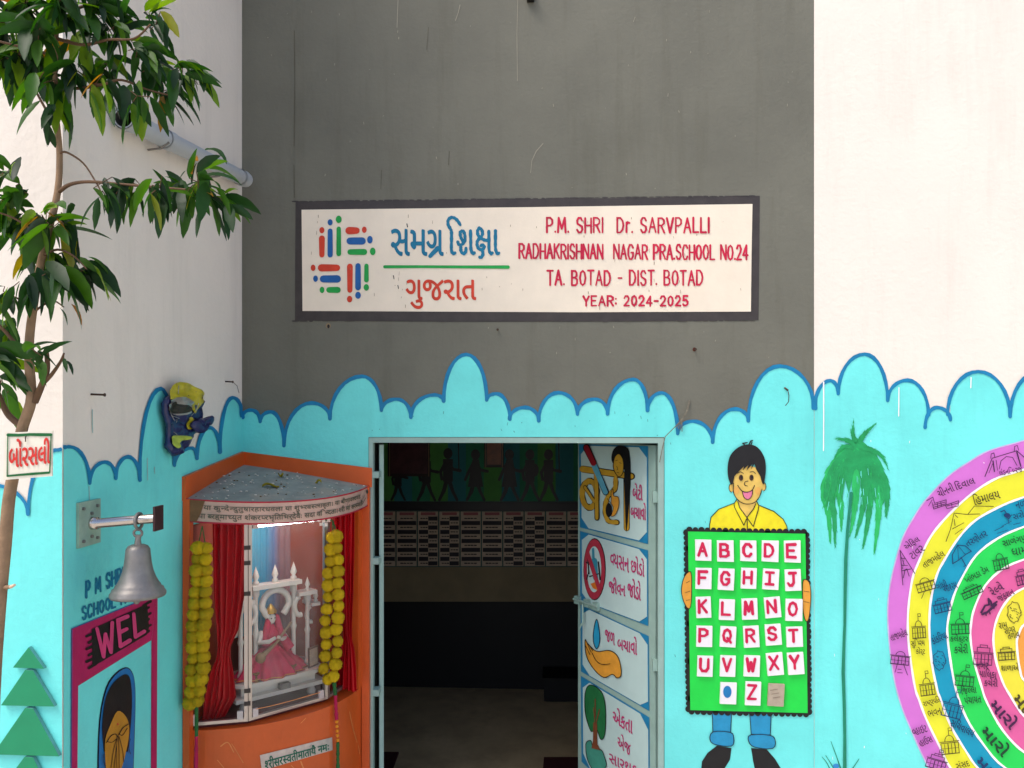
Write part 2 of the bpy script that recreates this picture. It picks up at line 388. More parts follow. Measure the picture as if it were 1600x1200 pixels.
def arches(L):
    out = []
    for (x0, y0, xp, yp, x1, y1) in L:
        for i in range(9):
            t = math.pi/2*i/8; out.append((xp-(xp-x0)*math.cos(t), y0+(yp-y0)*math.sin(t)))
        for i in range(1, 9):
            t = math.pi/2*i/8; out.append((xp+(x1-xp)*math.sin(t), y1+(yp-y1)*math.cos(t)))
    return out
def conv(z, L): return [tuple(c for p in z(*[(a[0],a[1]),(a[2],a[3]),(a[4],a[5])]) for c in p) for a in L]
Q7 = Zm(3.721, 370, 480); Q8 = Zm(3.721, 780, 480); Q2 = Zm(3.81, 1180, 480)
A_back = conv(Q7, [(30,640,85,598,137,665),(137,665,200,608,275,805),(275,805,435,557,543,648),(543,648,730,402,842,600),(842,600,930,535,1013,640),
    (1013,640,1150,510,1203,545),(1203,545,1335,275,1453,540),(1453,540,1510,503,1588,652)]) + conv(Q8, [(60,650,150,583,230,660),(230,660,345,497,455,622),
    (455,622,555,535,630,620),(630,620,780,420,862,600),(862,600,945,498,1037,735),(1037,735,1125,663,1240,785),(1240,785,1370,592,1447,660)])
A_back.append((1168.9,657.4,1218,572,1271.4,638))
A_back[0] = (378.4, A_back[0][1])+A_back[0][2:]
A_side = conv(Z3, [(393,636,430,632,555,860),(555,860,650,728,718,830),(718,830,795,695,868,840),(866,800,1000,268,1085,750),(1085,750,1190,640,1225,705),
    (1225,705,1305,512,1370,665),(1370,665,1450,325,1511,440)])
A_side[3] = (217, 742, 250, 607, 271, 727)
A_right = conv(Q2, [(352,590,445,437,493,515),(493,515,650,280,787,555),(787,555,905,435,1030,640),(1010,715,1080,597,1160,670),(1143,640,1325,383,1515,650)])
A_right[0] = (1272.6, 638)+A_right[0][2:]
A_right += [(1577.6,650.6,1625,580,1672,640),(1672,640,1710,600,1745,650),(1745,650,1800,570,1860,650)]
A_front = [(-330,690,-260,640,-190,720),(-190,720,-130,670,-85,760),(-85,760,-15,757,45,803),(45,803,88,703,97.4,701.5)]
def mural(pl, A, xl, xr, bot, hole=None):
    c = arches(A); b = MB()
    pts = []
    for x, y in [(xl, c[0][1])]+c+[(xr, c[-1][1])]:
        x = min(max(x, xl), xr)
        if pts and x <= pts[-1][0]+.05: x = pts[-1][0]+.05
        if x <= xr+.2: pts.append((x, y))
    bp = [pts[0]]
    for p_, q_ in zip(pts, pts[1:]):
        for e in ([hole[1][0], hole[0][0]] if hole else []) and (hole[2][0], hole[1][0]):
            if p_[0] < e < q_[0]: k = (e-p_[0])/(q_[0]-p_[0]); bp.append((e, p_[1]+(q_[1]-p_[1])*k))
        bp.append(q_)
    vs, fs = [], []
    for p_, q_ in zip(bp, bp[1:]):
        m_ = (p_[0]+q_[0])/2; y2 = hole[1][1] if hole and hole[2][0] < m_ < hole[1][0] else bot; n = len(vs)
        vs += [pl.pt(p_[0], p_[1], .0015), pl.pt(p_[0], y2, .0015), pl.pt(q_[0], y2, .0015), pl.pt(q_[0], q_[1], .0015)]; fs.append((n, n+1, n+2, n+3))
    b.add(vs, fs, CYAN)
    for a in A:
        s_ = [(min(max(x, xl+1.5), xr-1.5), y) for x, y in arches([a])]
        b.stroke(pl, s_, 5.6, BLUE, 1.2)
    return b
o = mural(BACK, A_back, 378.3, 1271.6, 1392, [(1038, 1392), (1038, 683), (576, 681), (576, 1392)]).build('cloud_mural', SCH)
o = mural(SIDE, A_side, 98.6, 377.6, 1560).build('cloud_mural', SCH)
o = mural(RIGHT, A_right, 1272.4, 1860, 1392).build('cloud_mural', SCH)
o = mural(FRONT, A_front, -330, 97.4, 1760).build('cloud_mural', SCH)

# wear on the grey wall: scratches, runs of paint, bare spots
SCR = paint('pale scratches', (146, 140, 122), bump=0); PLAS = paint('bare plaster', (132, 112, 84)); DIRT = paint('dirty run', (84, 78, 62))
b = MB(); q = Zm(3.721, 370, 0)
for L, w in (([(938,0),(932,160)],1.1), ([(335,180),(338,500),(334,850)],1.0), ([(333,960),(336,1150)],.9), ([(1298,30),(1288,75),(1272,120)],1.2), ([(1115,160),(1105,290)],.9),
             ([(1236,880),(1232,960)],1), ([(842,990),(838,1100)],.8)):
    b.stroke(BACK, q(*L), w, SCR if w > 1 else DIRT, 0)
q2 = Zm(3.721, 780, 0)
for L, w in (([(108,0),(103,200),(106,470)],1.0), ([(255,835),(215,880),(190,935),(183,1005)],1.2), ([(790,100),(780,128)],1.1), ([(982,545),(980,562)],1.1)):
    b.stroke(BACK, q2(*L), w, SCR, 0)
for i in range(46):
    x, y = rng.uniform(400, 1255), rng.uniform(10, 300) if rng.random() < .7 else rng.uniform(505, 560)
    L = rng.uniform(.4, 3.5); b.stroke(BACK, [(x, y), (x+rng.uniform(-1, 1), y+L)], rng.uniform(.5, 1.2), SCR, 0)
b.disc(BACK, (513, 509), 4, PLAS, 0); b.disc(BACK, (513.5, 510), 2, BLACK, 1, 3)
b.disc(BACK, (1085, 546), 3, mat('rusty hole', (86, 40, 26), .8), 0); b.build('wall_speck_glint', SCH)['kind'] = 'stuff'
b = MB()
for L, w in (([(1286.5,597),(1286.6,655),(1286.3,704)],1.8), ([(1404,606),(1403.6,650)],1.6), ([(1516.5,590),(1516,606)],1.6)): b.stroke(RIGHT, L, w, WHITEP, 2.6)  # tall streak by the corner paints a glossy reflection into the colour
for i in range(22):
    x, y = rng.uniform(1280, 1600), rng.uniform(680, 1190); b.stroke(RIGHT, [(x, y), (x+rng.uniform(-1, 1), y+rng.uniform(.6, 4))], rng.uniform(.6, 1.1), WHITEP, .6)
b.build('wall_speck_glint', SCH)['kind'] = 'stuff'
b = MB()
for (x, y, L) in ((138, 760, 22), (143, 640, 36), (229, 716, 34), (240, 730, 10)): b.stroke(SIDE, [(x, y), (x+.4, y+L)], 1.2, paint('pale runs', (150, 190, 188)), .6)
b.build('wall_speck_glint', SCH)['kind'] = 'stuff'
b = MB()
for i in range(34):
    x, y = rng.choice([(rng.uniform(580, 1030), rng.uniform(640, 680)), (rng.uniform(1042, 1262), rng.uniform(690, 1190))]); 
    b.stroke(BACK, [(x, y), (x+rng.uniform(-1.4, 1.4), y+rng.uniform(.4, 5))], rng.uniform(.5, .9), mat('grimy specks', (60, 120, 120), .7), .5)
b.build('wall_speck_glint', SCH)['kind'] = 'stuff'

# ------------------------------------------------------------------ door frame and the two leaves
fy0, fy1 = -.006, .028
b = MB()
fl, fr = B0(583, 800).x, B0(1028, 800).x; ft = B0(806, 692).z
b.box((dx0, fy0, 0), (fl, fy1, dzt), STEEL); b.box((fr, fy0, 0), (dx1, fy1, dzt), STEEL); b.box((fl, fy0, ft), (fr, fy1, dzt), STEEL)
b.build('door_frame', SCH)
HY = .05
hp = Vector((B0(1029, 800).x-.0, HY, 0)); TH = R(57); LW = .63
ld = Vector((-math.cos(TH), math.sin(TH), 0)); ln = Vector((-math.sin(TH), -math.cos(TH), 0))    # along the leaf, and towards us
DOOR = Plane(hp+ln*.018, ln)
dz1 = ft-.012
far = DOOR.pt(903, 800); near = DOOR.pt(1024, 800); 
LW = (Vector((far.x, far.y, 0))-hp-ln*.018).dot(ld); N0 = (Vector((near.x, near.y, 0))-hp-ln*.018).dot(ld)
b = MB()
def leafbox(a0, a1, z0, z1, t0, t1, m):
    P = [hp+ld*a0+ln*t0, hp+ld*a1+ln*t0, hp+ld*a1+ln*t1, hp+ld*a0+ln*t1]
    b.prism([p+Vector((0,0,z0)) for p in P], (0,0,z1-z0), m)
leafbox(N0, LW, .02, dz1, -.018, .017, STEEL)
leaf = b.build('door_leaf', SCH); leaf['label'] = 'steel door leaf painted with four awareness pictures'
for z in (.25, 1.0, 1.75): b = MB(); b.box((hp.x-.022, HY-.03, z), (hp.x+.0, HY+.01, z+.05), STEEL); b.build('hinge', leaf)
# panel pictures
PB = paint('door blue border paint', (36, 126, 170))
quads = [[(905,694),(1013,697),(1013,850),(906.5,824)], [(906.6,829.6),(1013,860),(1013.4,978),(907,938)], [(907.5,944.6),(1014,994),(1015,1111),(908,1049)], [(908,1056),(1015,1121),(1016,1290),(909,1190)]]
def panel(qd, t):
    b = MB(); b.poly(DOOR, qd, PB, 0)
    oc = [(.13,.015),(.87,.015),(.985,.12),(.985,.88),(.87,.985),(.13,.985),(.03,.88),(.03,.12)]
    b.poly(DOOR, [lerp2(qd, *p) for p in oc], DOORP, 1); return b
def ostroke(b, pl, pts, w, m, layer=2, ow=1.6):
    b.stroke(pl, pts, w+ow, BLACK, layer); b.stroke(pl, pts, w, m, layer+1.2)
def opoly(b, pl, pts, m, layer=2, ow=1.1):
    b.poly(pl, pts, m, layer); b.stroke(pl, list(pts)+[pts[0]], ow, BLACK, layer+1.2)
b = panel(quads[0], 0)
ostroke(b, DOOR, ZC((140,235),(480,285)), 9, OCHRE)
ring = [(190+52*math.cos(a), 410+92*math.sin(a)) for a in [2*math.pi*i/22 for i in range(23)]]
ostroke(b, DOOR, ZC(*ring), 8, OCHRE); ostroke(b, DOOR, ZC((160,360),(225,460)), 4, OCHRE, 4.5); ostroke(b, DOOR, ZC((238,270),(244,575)), 6, OCHRE, 4.5)
ostroke(b, DOOR, ZC(*smooth([(370,300),(366,370),(320,420),(298,500),(315,590),(380,605)])), 6.5, OCHRE)
ostroke(b, DOOR, ZC((447,285),(447,645)), 8, OCHRE)
b.poly(DOOR, ZC(*smooth([(350,190),(352,110),(395,72),(455,88),(472,150),(478,300),(464,500),(447,672),(438,500),(432,300),(428,230)], 4, True)), BLACK, 5)
opoly(b, DOOR, ZC(*smooth([(372,150),(400,130),(424,160),(432,210),(425,265),(400,288),(375,262),(360,215)], 4, True)), OCHRE, 6.2)
for L in ([(375,178),(392,172)],[(405,190),(418,195)],[(385,215),(394,235),(388,240)],[(385,258),(402,262)]): b.stroke(DOOR, ZC(*L), .7, BLACK, 8)
ostroke(b, DOOR, ZC((170,85),(222,195)), 9, paint('pencil red', (150, 28, 40)), 5); ostroke(b, DOOR, ZC((228,215),(305,395)), 8, paint('pencil blue', (96, 168, 190)), 5)
b.disc(DOOR, ZC((326,520))[0], 5, BLACK, 5, 11); opoly(b, DOOR, ZC(*smooth([(318,440),(345,470),(345,400),(358,375),(362,420),(395,430),(398,490),(375,550),(345,560),(360,500)], 4, True)), ORSKIN, 6.2, .8)
word(b, DOOR, 'બેટી', ZC((492,330),(558,345),(558,455),(490,440)), MAG, 4, .012); word(b, DOOR, 'બચાવો', ZC((478,465),(582,470),(580,590),(476,570)), MAG, 4, .012)
b.build('painted_panel', leaf)
b = panel(quads[1], 1)
el = lambda rx, ry: [(223+rx*math.cos(a), 930+ry*math.sin(a)) for a in [2*math.pi*i/28 for i in range(28)]]
b.poly(DOOR, ZC(*el(78, 216)), BLACK, 2); b.poly(DOOR, ZC(*el(74, 210)), paint('ban sign red', (176, 52, 70)), 3.2); b.poly(DOOR, ZC(*el(50, 160)), DOORP, 4.4)
b.stroke(DOOR, ZC((218,790),(222,890)), 3.6, paint('bottle blue', (60, 140, 160)), 5.6); b.stroke(DOOR, ZC((225,870),(235,990)), 8, paint('bottle blue', (60, 140, 160)), 5.6)
for L, w in (([(180,830),(190,960)],2), ([(255,880),(268,1000)],2.5), ([(195,980),(260,960)],2), ([(170,880),(200,900)],1.6), ([(190,940),(175,1000)],1.6)): b.stroke(DOOR, ZC(*L), w, INK, 6.5)
b.poly(DOOR, ZC((200,1030),(255,1010),(258,1080),(215,1060)), paint('flame orange', (222, 120, 40)), 5.6)
b.stroke(DOOR, ZC((178,805),(266,1075)), 6, paint('ban sign red', (176, 52, 70)), 8, cap=False)
word(b, DOOR, 'વ્યસન', ZC((335,815),(462,855),(462,955),(333,905)), MAG, 3, .012); word(b, DOOR, 'છોડો', ZC((478,830),(570,860),(568,985),(476,945)), MAG, 3, .012)
word(b, DOOR, 'જીવન', ZC((325,975),(438,1010),(436,1120),(324,1090)), MAG, 3, .012); word(b, DOOR, 'જોડો', ZC((455,985),(545,1015),(543,1150),(454,1115)), MAG, 3, .012)
b.build('painted_panel', leaf)
b = panel(quads[2], 2)
opoly(b, DOOR, ZD(*smooth([(240,165),(258,240),(262,320),(240,372),(218,320),(220,240)], 4, True)), paint('water drop blue', (40, 150, 190)), 3)
hand = smooth([(160,310),(180,335),(240,388),(330,382),(385,420),(410,500),(408,560),(380,572),(350,548),(290,570),(220,510),(170,420)], 4, True)
opoly(b, DOOR, ZD(*hand), ORSKIN, 3, 1.2)
for L in ([(210,400),(240,455),(280,478),(335,475)],[(175,330),(205,395)],[(165,350),(195,410)],[(190,345),(215,385)]): b.stroke(DOOR, ZD(*smooth(L)), 1.0, BLACK, 5.5)
word(b, DOOR, 'જળ', ZD((298,235),(365,265),(363,350),(297,310)), MAG, 3, .012); word(b, DOOR, 'બચાવો', ZD((385,270),(520,290),(518,415),(384,370)), MAG, 3, .012)
b.build('painted_panel', leaf)
b = panel(quads[3], 3)
opoly(b, DOOR, ZD(*smooth([(160,680),(185,625),(235,635),(285,690),(303,800),(298,960),(270,1000),(240,930),(205,945),(180,890),(160,800)], 4, True)), paint('painted tree green', (36, 110, 62)), 3)
b.poly(DOOR, ZD((218,880),(244,890),(246,1030),(270,1075),(205,1060),(216,1010)), paint('painted trunk brown', (120, 66, 42)), 5)
for L in ([(232,890),(222,780)],[(236,890),(262,790)],[(232,840),(232,720)]): b.stroke(DOOR, ZD(*L), 1.4, paint('painted trunk brown', (120, 66, 42)), 5.4)
opoly(b, DOOR, ZD(*smooth([(165,1030),(200,1008),(215,1050),(270,1070),(295,1120),(305,1190),(240,1230),(180,1150)], 4, True)), paint('painted lawn', (70, 150, 130)), 3)
word(b, DOOR, 'એકતા', ZD((352,770),(490,830),(486,965),(352,880)), MAG, 3, .012); word(b, DOOR, 'એજ', ZD((385,950),(475,1000),(473,1115),(384,1050)), MAG, 3, .012)
word(b, DOOR, 'સાર્થક', ZD((325,1095),(520,1190),(518,1290),(325,1185)), MAG, 3, .012)
b.build('painted_panel', leaf)
b = MB()
b.tube([DOOR.pt(901, 935, .02), DOOR.pt(938, 947, .02)], .006, STEEL); b.tube([DOOR.pt(917, 942, .026), DOOR.pt(917, 972, .026), DOOR.pt(912, 980, .026)], .005, STEEL)
for u, v in ((905, 936), (920, 941), (934, 946)): b.prism([DOOR.pt(u-4, v-6, .003), DOOR.pt(u+4, v-4, .003), DOOR.pt(u+4, v+8, .003), DOOR.pt(u-4, v+6, .003)], ln*.014, STEEL)
b.build('latch', leaf)
b = MB()
lh = Vector((B0(587.5, 800).x, HY, 0)); tl = R(104); l2 = Vector((math.cos(tl), math.sin(tl), 0)); n2 = Vector((math.sin(tl), -math.cos(tl), 0))
def lb(a0, a1, z0, z1, t0, t1, m): 
    P = [lh+l2*a0+n2*t0, lh+l2*a1+n2*t0, lh+l2*a1+n2*t1, lh+l2*a0+n2*t1]; b.prism([p+Vector((0,0,z0)) for p in P], (0,0,z1-z0), m)
lb(0, .62, .02, dz1, .004, .024, STEEL); lf2 = b.build('door_leaf', SCH); lf2['label'] = 'folded back door leaf seen edge on'
for v in (742, 877, 1083):
    b = MB(); p = BACK.pt(587, v); b.box((p.x-.014, -.002, p.z-.014), (p.x+.014, .05, p.z+.014), STEEL); b.build('hinge', lf2)

# ------------------------------------------------------------------ school name board
NB = thing('school_name_board', BACK.pt(823, 500), 'long cream name board with dark border on grey wall above doorway', 'sign')
b = MB(); 
ol = [(462,315),(600,314),(820,311),(1000,309.5),(1187,306),(1186,420),(1185,500),(1000,502.5),(700,503),(461,501)]
b.poly(BACK, ol, DFRAME, 0)
for i in range(60):
    x = 462+725*i/60; w = rng.uniform(4, 14)
    for yy in (315-9*i/60, 501+rng.uniform(-.5, 1.2)): b.disc(BACK, (x, yy), w*.7, DFRAME, .35, rng.uniform(.5, 1.3), 8)
b.build('border', NB)
b = MB(); b.poly(BACK, [(471.5,328),(820,324),(1175.5,319),(1174,400),(1173,487),(900,488),(473,486)], CREAM, 1.2); pn = b.build('panel', NB)
b = MB()
cap = lambda p, q, w, m: b.stroke(BACK, ZA(p, q), w/4.3243, m, 2.6)
for x, y0, y1, m, w, dot in ((231,358,470,RED,35,(231,303,17)), (287,308,470,DBLUE,33,(287,250,17)), (345,293,463,GREEN,35,(345,230,20)), (420,548,708,RED,35,(418,768,18)), (475,543,690,DBLUE,35,(475,742,19)), (532,543,640,GREEN,34,(531,689,18))):
    cap((x, y0), (x, y1), w, m); b.disc(BACK, ZA(dot[:2])[0], dot[2]/4.32, m, 2.6, dot[2]*1.25/4.32)
for x0, x1, y, m, dot in ((414,465,306,RED,(517,300,16)), (420,503,376,DBLUE,(555,367,19)), (422,517,450,GREEN,(574,446,19)), (228,333,557,RED,(172,557,16)), (240,335,632,DBLUE,(188,630,16)), (279,338,706,GREEN,(232,706,16))):
    cap((x0, y), (x1, y), 45, m); b.disc(BACK, ZA(dot[:2])[0], dot[2]/4.32, m, 2.6, dot[2]*1.35/4.32)
b.build('logo', NB)
b = MB()
fitA = lambda t, x0, y0, x1, y1, m, bold=.025: word(b, BACK, t, ZA((x0,y0),(x1,y0),(x1,y1),(x0,y1)), m, 2.6, bold)
fitA('સ', 700, 296, 822, 474, TEALB, .018); fitA('મ', 830, 299, 940, 474, TEALB, .018); fitA('ગ', 938, 302, 1050, 474, TEALB, .018); b.stroke(BACK, ZA((1012,425),(962,478)), 7, TEALB, 2.6)
sw = 5.4
ZQ = Zm(15, 690, 330)
for L in ([(440,325),(370,220),(290,160),(210,160),(155,230),(160,330),(215,430),(235,500),(235,700),(235,930),(285,1000),(318,980)], [(382,725),(410,785),(470,790),(540,710),(550,580),(520,490),(480,470),(440,510),(450,610),(495,695)],
    [(452,850),(462,950),(520,1003),(568,950),(575,870)], [(680,465),(685,700),(692,900),(735,998),(768,985)], [(885,398),(845,470),(860,570),(930,640),(1010,682),(1085,692)], [(885,398),(940,440),(962,530),(920,620),(850,690),(832,780),(870,880),(950,905),(1000,840),(962,792),(925,815)],
    [(955,925),(972,1010),(930,1088),(892,1082)], [(1108,475),(1110,700),(1116,920),(1160,998),(1190,982)], [(1264,465),(1264,700),(1268,900),(1310,1000),(1348,985)]): b.stroke(BACK, ZQ(*smooth(L)), 5.0, TEALB, 2.6)
fitA('ગુજરાત', 798, 638, 1270, 832, RED, .014)
b.stroke(BACK, ZA((655,550),(900,549),(1200,551),(1488,552)), 4.6, GREEN, 2.6)
qB = lambda x0, x1, yt, yb, dy=0: ZB((x0,yt),(x1,yt+dy),(x1,yb+dy),(x0,yb))
b.build('title', NB)
b = MB(); letters(b, BACK, 'P.M. SHRI  Dr. SARVPALLI', qB(252,1238,160,248), 2.9, CRIM, 2.6, .4)
b.build('lettering', NB); b = MB(); letters(b, BACK, 'RADHAKRISHNAN  NAGAR PRA.SCHOOL NO.24', qB(84,1474,319,405,8), 2.9, CRIM, 2.6, .36)
b.build('lettering', NB); b = MB(); letters(b, BACK, 'TA. BOTAD - DIST. BOTAD', qB(255,1200,481,568), 2.9, CRIM, 2.6, .4)
b.build('lettering', NB); b = MB(); letters(b, BACK, 'YEAR: 2024-2025', qB(474,1110,636,694), 2.9, CRIM, 2.6, .42)
b.build('lettering', NB)
b = MB()
for i in range(60):
    x, y = rng.uniform(478, 1168), rng.uniform(330, 482); b.stroke(BACK, [(x, y), (x+rng.uniform(-.5, .5), y+rng.uniform(.8, 6))], rng.uniform(.4, .9), mat('sign dirt', (150, 128, 100), .8), 2.2)
for x, y in ((615,431),(622,446),(636,350)): b.stroke(BACK, [(x, y), (x+1, y+5)], 1.3, INK, 2.2)
b.build('stain', NB)

# ------------------------------------------------------------------ alphabet board, letter tiles, painted boy
BO = thing('alphabet_board', BACK.pt(1168, 1112), 'bright green alphabet board with scalloped black border held by the painted boy', 'board')
GP = [(1074.5,830),(1257.5,833.5),(1261,1113),(1078,1108.5)]
b = MB()
def expand(q, d): 
    cx = sum(p[0] for p in q)/4; cyy = sum(p[1] for p in q)/4
    return [(x+(d if x > cx else -d), y+(d if y > cyy else -d)) for x, y in q]
b.poly(BACK, expand(GP, 3), BLACK, 4)
for i in range(4):
    a, c = expand(GP, 2.4)[i], expand(GP, 2.4)[(i+1) % 4]; n = 20 if i % 2 == 0 else 34
    for j in range(n):
        t = (j+.5)/n; b.disc(BACK, (a[0]+(c[0]-a[0])*t, a[1]+(c[1]-a[1])*t), rng.uniform(4.2, 5.4), BLACK, 4, n=10)
b.build('border', BO)
b = MB(); b.poly(BACK, GP, BOARDG, 5.6); b.build('panel', BO)
TW = mat('white tile card', (238, 232, 234), .4, .03, 20, .03); TB = mat('beige tile back', (176, 160, 140), .7, .12, 40, .1)
LC = paint('tile crimson', (206, 20, 74), var=.08)
TL = {'A': ZE((235,897),(365,900),(365,1070),(237,1065)), 'B': ZE((412,905),(545,905),(548,1078),(415,1074)), 'C': ZE((600,905),(730,907),(732,1075),(602,1070)), 'D': ZE((777,905),(912,908),(908,1080),(775,1072)), 'E': ZE((956,908),(1088,905),(1090,1085),(960,1080))}
for k, x0, y0, x1, y1, r in (('F',170,22,265,147,1),('G',302,25,397,153,3),('H',435,22,527,145,2),('I',562,27,657,150,3),('J',692,30,787,158,-2),('K',173,190,262,315,-2),('L',308,205,400,328,2),('M',440,200,533,325,-2),('N',573,192,668,315,-5),('O',695,203,795,333,1),
    ('P',175,360,270,485,1),('Q',313,363,407,485,3),('R',450,360,543,488,-3),('S',577,350,672,475,-4),('T',700,365,797,485,-2),('U',180,535,273,658,2),('V',313,533,405,658,2),('W',452,533,547,658,2),('X',585,517,682,650,-5),('Y',707,515,803,645,-4),('dot',313,690,410,817,2),('Z',460,685,552,825,2),('blank',592,697,688,830,3)):
    TL[k] = rquad(*ZF(((x0+x1)/2, (y0+y1)/2))[0], (x1-x0)/3.752*.97, (y1-y0)/3.752*.97, -r)
words_ = {'dot': 'white tile with a blue oval in the bottom row of the green board', 'blank': 'bare beige tile showing its back beside the letter Z'}
for k, q in TL.items():
    b = MB(); m = TB if k == 'blank' else TW
    base = .0105; tilt = rng.uniform(.001, .004)
    fr_ = [BACK.pt(x, y, base) for x, y in q]
    b.prism(fr_, (0, -(.009+tilt), 0), m)
    TP_ = Plane((0, -(base+.009+tilt), 0), (0, -1, 0))
    lab = words_.get(k, 'white tile with the red letter %s on the green alphabet board' % k)
    t = b.build('letter_tile', thing=(lab, 'tile', 'letter tiles on the green board'))
    cxx, cyy = sum(p[0] for p in q)/4, sum(p[1] for p in q)/4
    g = MB()
    ins = [(cxx+(x-cxx)*.50, cyy+(y-cyy)*.58) for x, y in q]
    if k == 'dot': g.disc(TP_, (cxx, cyy), 6.6, paint('tile blue', (24, 120, 180)), 0, 9.5); g.build('oval', t)
    elif k == 'blank':
        for i in range(3): g.stroke(TP_, [(cxx-7+i*2, cyy-5+i*6), (cxx+4+i*2, cyy-7+i*6)], 1, mat('glue trace', (140, 124, 106), .8), 0)
        g.build('glue_trace', t)
    else:
        letters(g, TP_, k, ins, 4.2, LC, 0, jit=0)
        if k == 'I': 
            for s_ in (0, 1): g.stroke(TP_, [lerp2(ins, .02, s_), lerp2(ins, .98, s_)], 4, LC, 0)
        if k in 'FPT': pass
        g.build('letter', t)
PBY = thing('painted_boy', BACK.pt(1168, 1200), 'painted smiling boy in yellow shirt standing behind the green alphabet board', 'mural')
b = MB()
b.poly(BACK, ZE((590,560),(590,620),(655,720),(665,735),(735,620),(740,560)), SKINY, 1.2)
b.poly(BACK, ZE(*smooth([(545,400),(543,470),(558,530),(590,580),(640,606),(700,606),(745,578),(772,530),(784,470),(780,400),(740,320),(640,300),(570,350)], 3, True)), SKINY, 2.4)
for c in ((535,480),(796,470)): b.disc(BACK, ZE(c)[0], 3.6, SKINY, 1.0, 6.4); b.stroke(BACK, ZE(*[(c[0]+20*math.cos(a)*(1 if c[0] > 600 else -1), c[1]+34*math.sin(a)) for a in [R(x) for x in range(-80, 81, 20)]]), 1, BLACK, 1.4)
for c in ((575,500),(750,505)): b.disc(BACK, ZE(c)[0], 4.4, paint('cheek orange', (226, 170, 84)), 3.4, 6)
for c in ((612,398),(697,397)): b.disc(BACK, ZE(c)[0], 3.4, paint('eye brown', (74, 46, 30)), 4.4, 4.8)
for c in ((612,398),(697,397)): b.disc(BACK, ZE((c[0]+3,c[1]-4))[0], 1.5, BLACK, 5.2, 2.2)
for L, w in (([(582,362),(605,350),(630,362)],1.1), ([(685,352),(710,348),(728,362)],1.1), ([(668,425),(645,432),(640,455),(662,465)],1.1), ([(585,460),(620,505),(660,515),(700,500),(722,460)],1.3), ([(552,440),(548,500),(562,545),(600,590),(655,612),(720,600),(762,550),(782,490)],1.2)):
    b.stroke(BACK, ZE(*smooth(L)), w, BLACK, 4.6)
b.poly(BACK, ZE(*smooth([(622,506),(660,516),(705,498),(698,545),(672,572),(645,562)], 3, True)), PINKL, 4.0); b.stroke(BACK, ZE(*smooth([(622,506),(632,550),(655,572),(680,570),(700,540),(706,500)])), 1.1, BLACK, 4.8)
b.build('face', PBY)
b = MB()
b.poly(BACK, ZE(*(smooth([(528,455),(508,400),(502,310),(525,215),(590,150),(670,126),(745,150),(800,230),(813,330),(798,455)], 4)+[(782,440),(768,385),(735,330),(720,285),(690,335),(705,285),(655,340),(672,292),(625,338),(635,305),(590,350),(558,385),(545,450)])), BLACK, 5.6)
for L in ([(640,130),(625,118),(660,112)],[(675,130),(690,100),(705,95)],[(690,132),(700,108)]): b.stroke(BACK, ZE(*L), 2, BLACK, 5.8)
b.build('hair', PBY)
b = MB()
b.poly(BACK, ZE((355,850),(357,780),(368,720),(430,655),(555,606),(578,575),(600,640),(660,722),(730,630),(742,590),(765,625),(880,672),(955,735),(985,790),(993,850)), SHIRT, 1.8)
for L in ([(355,850),(357,780),(368,720),(430,655),(555,606)],[(765,625),(880,672),(955,735),(985,790),(993,850)],[(578,575),(555,610),(560,640),(635,785),(660,725)],[(586,590),(600,640),(660,722)],[(732,610),(715,650),(660,722),(712,795),(752,660),(757,625),(740,590)],[(662,725),(664,850)]): b.stroke(BACK, ZE(*L), 1.3, BLACK, 3)
b.build('shirt', PBY)
b = MB()
for P in (smooth([(145,48),(108,75),(90,150),(103,220),(128,262),(145,245),(150,150)], 3, True), smooth([(803,95),(838,110),(847,200),(835,320),(815,332),(800,260),(798,160)], 3, True)):
    b = MB(); opoly(b, BACK, ZF(*P), ORSKIN, 6.8, 1.1); lf_ = P[0][0] < 500
    for L in ([(140,100),(118,112)],[(140,160),(112,170)],[(142,210),(118,214)]) if lf_ else ([(805,160),(838,165)],[(803,220),(838,228)]): b.stroke(BACK, ZF(*L), .7, INK, 8.6)
    b.build('hand', PBY)
b = MB()
for P, Q in (([(272,870),(385,870),(380,990),(275,990)], smooth([(275,985),(378,988),(397,1020),(385,1068),(290,1060),(258,1030)], 3, True)), ([(490,870),(618,870),(612,1005),(500,1000)], smooth([(495,1003),(610,1005),(640,1035),(625,1082),(520,1075),(484,1040)], 3, True))):
    b = MB(); opoly(b, BACK, ZF(*P), JEANS, 2, 1.1); opoly(b, BACK, ZF(*Q), JEANS, 3.4, 1.1); b.build('trouser_leg', PBY)
b = MB()
for P in ([(300,1068),(385,1082),(376,1150),(345,1200),(330,1240),(205,1240),(212,1160),(245,1110)], [(500,1082),(592,1090),(640,1145),(680,1210),(685,1240),(530,1240),(512,1160)]): b = MB(); b.poly(BACK, ZF(*P), BLACK, 2); b.build('shoe', PBY)

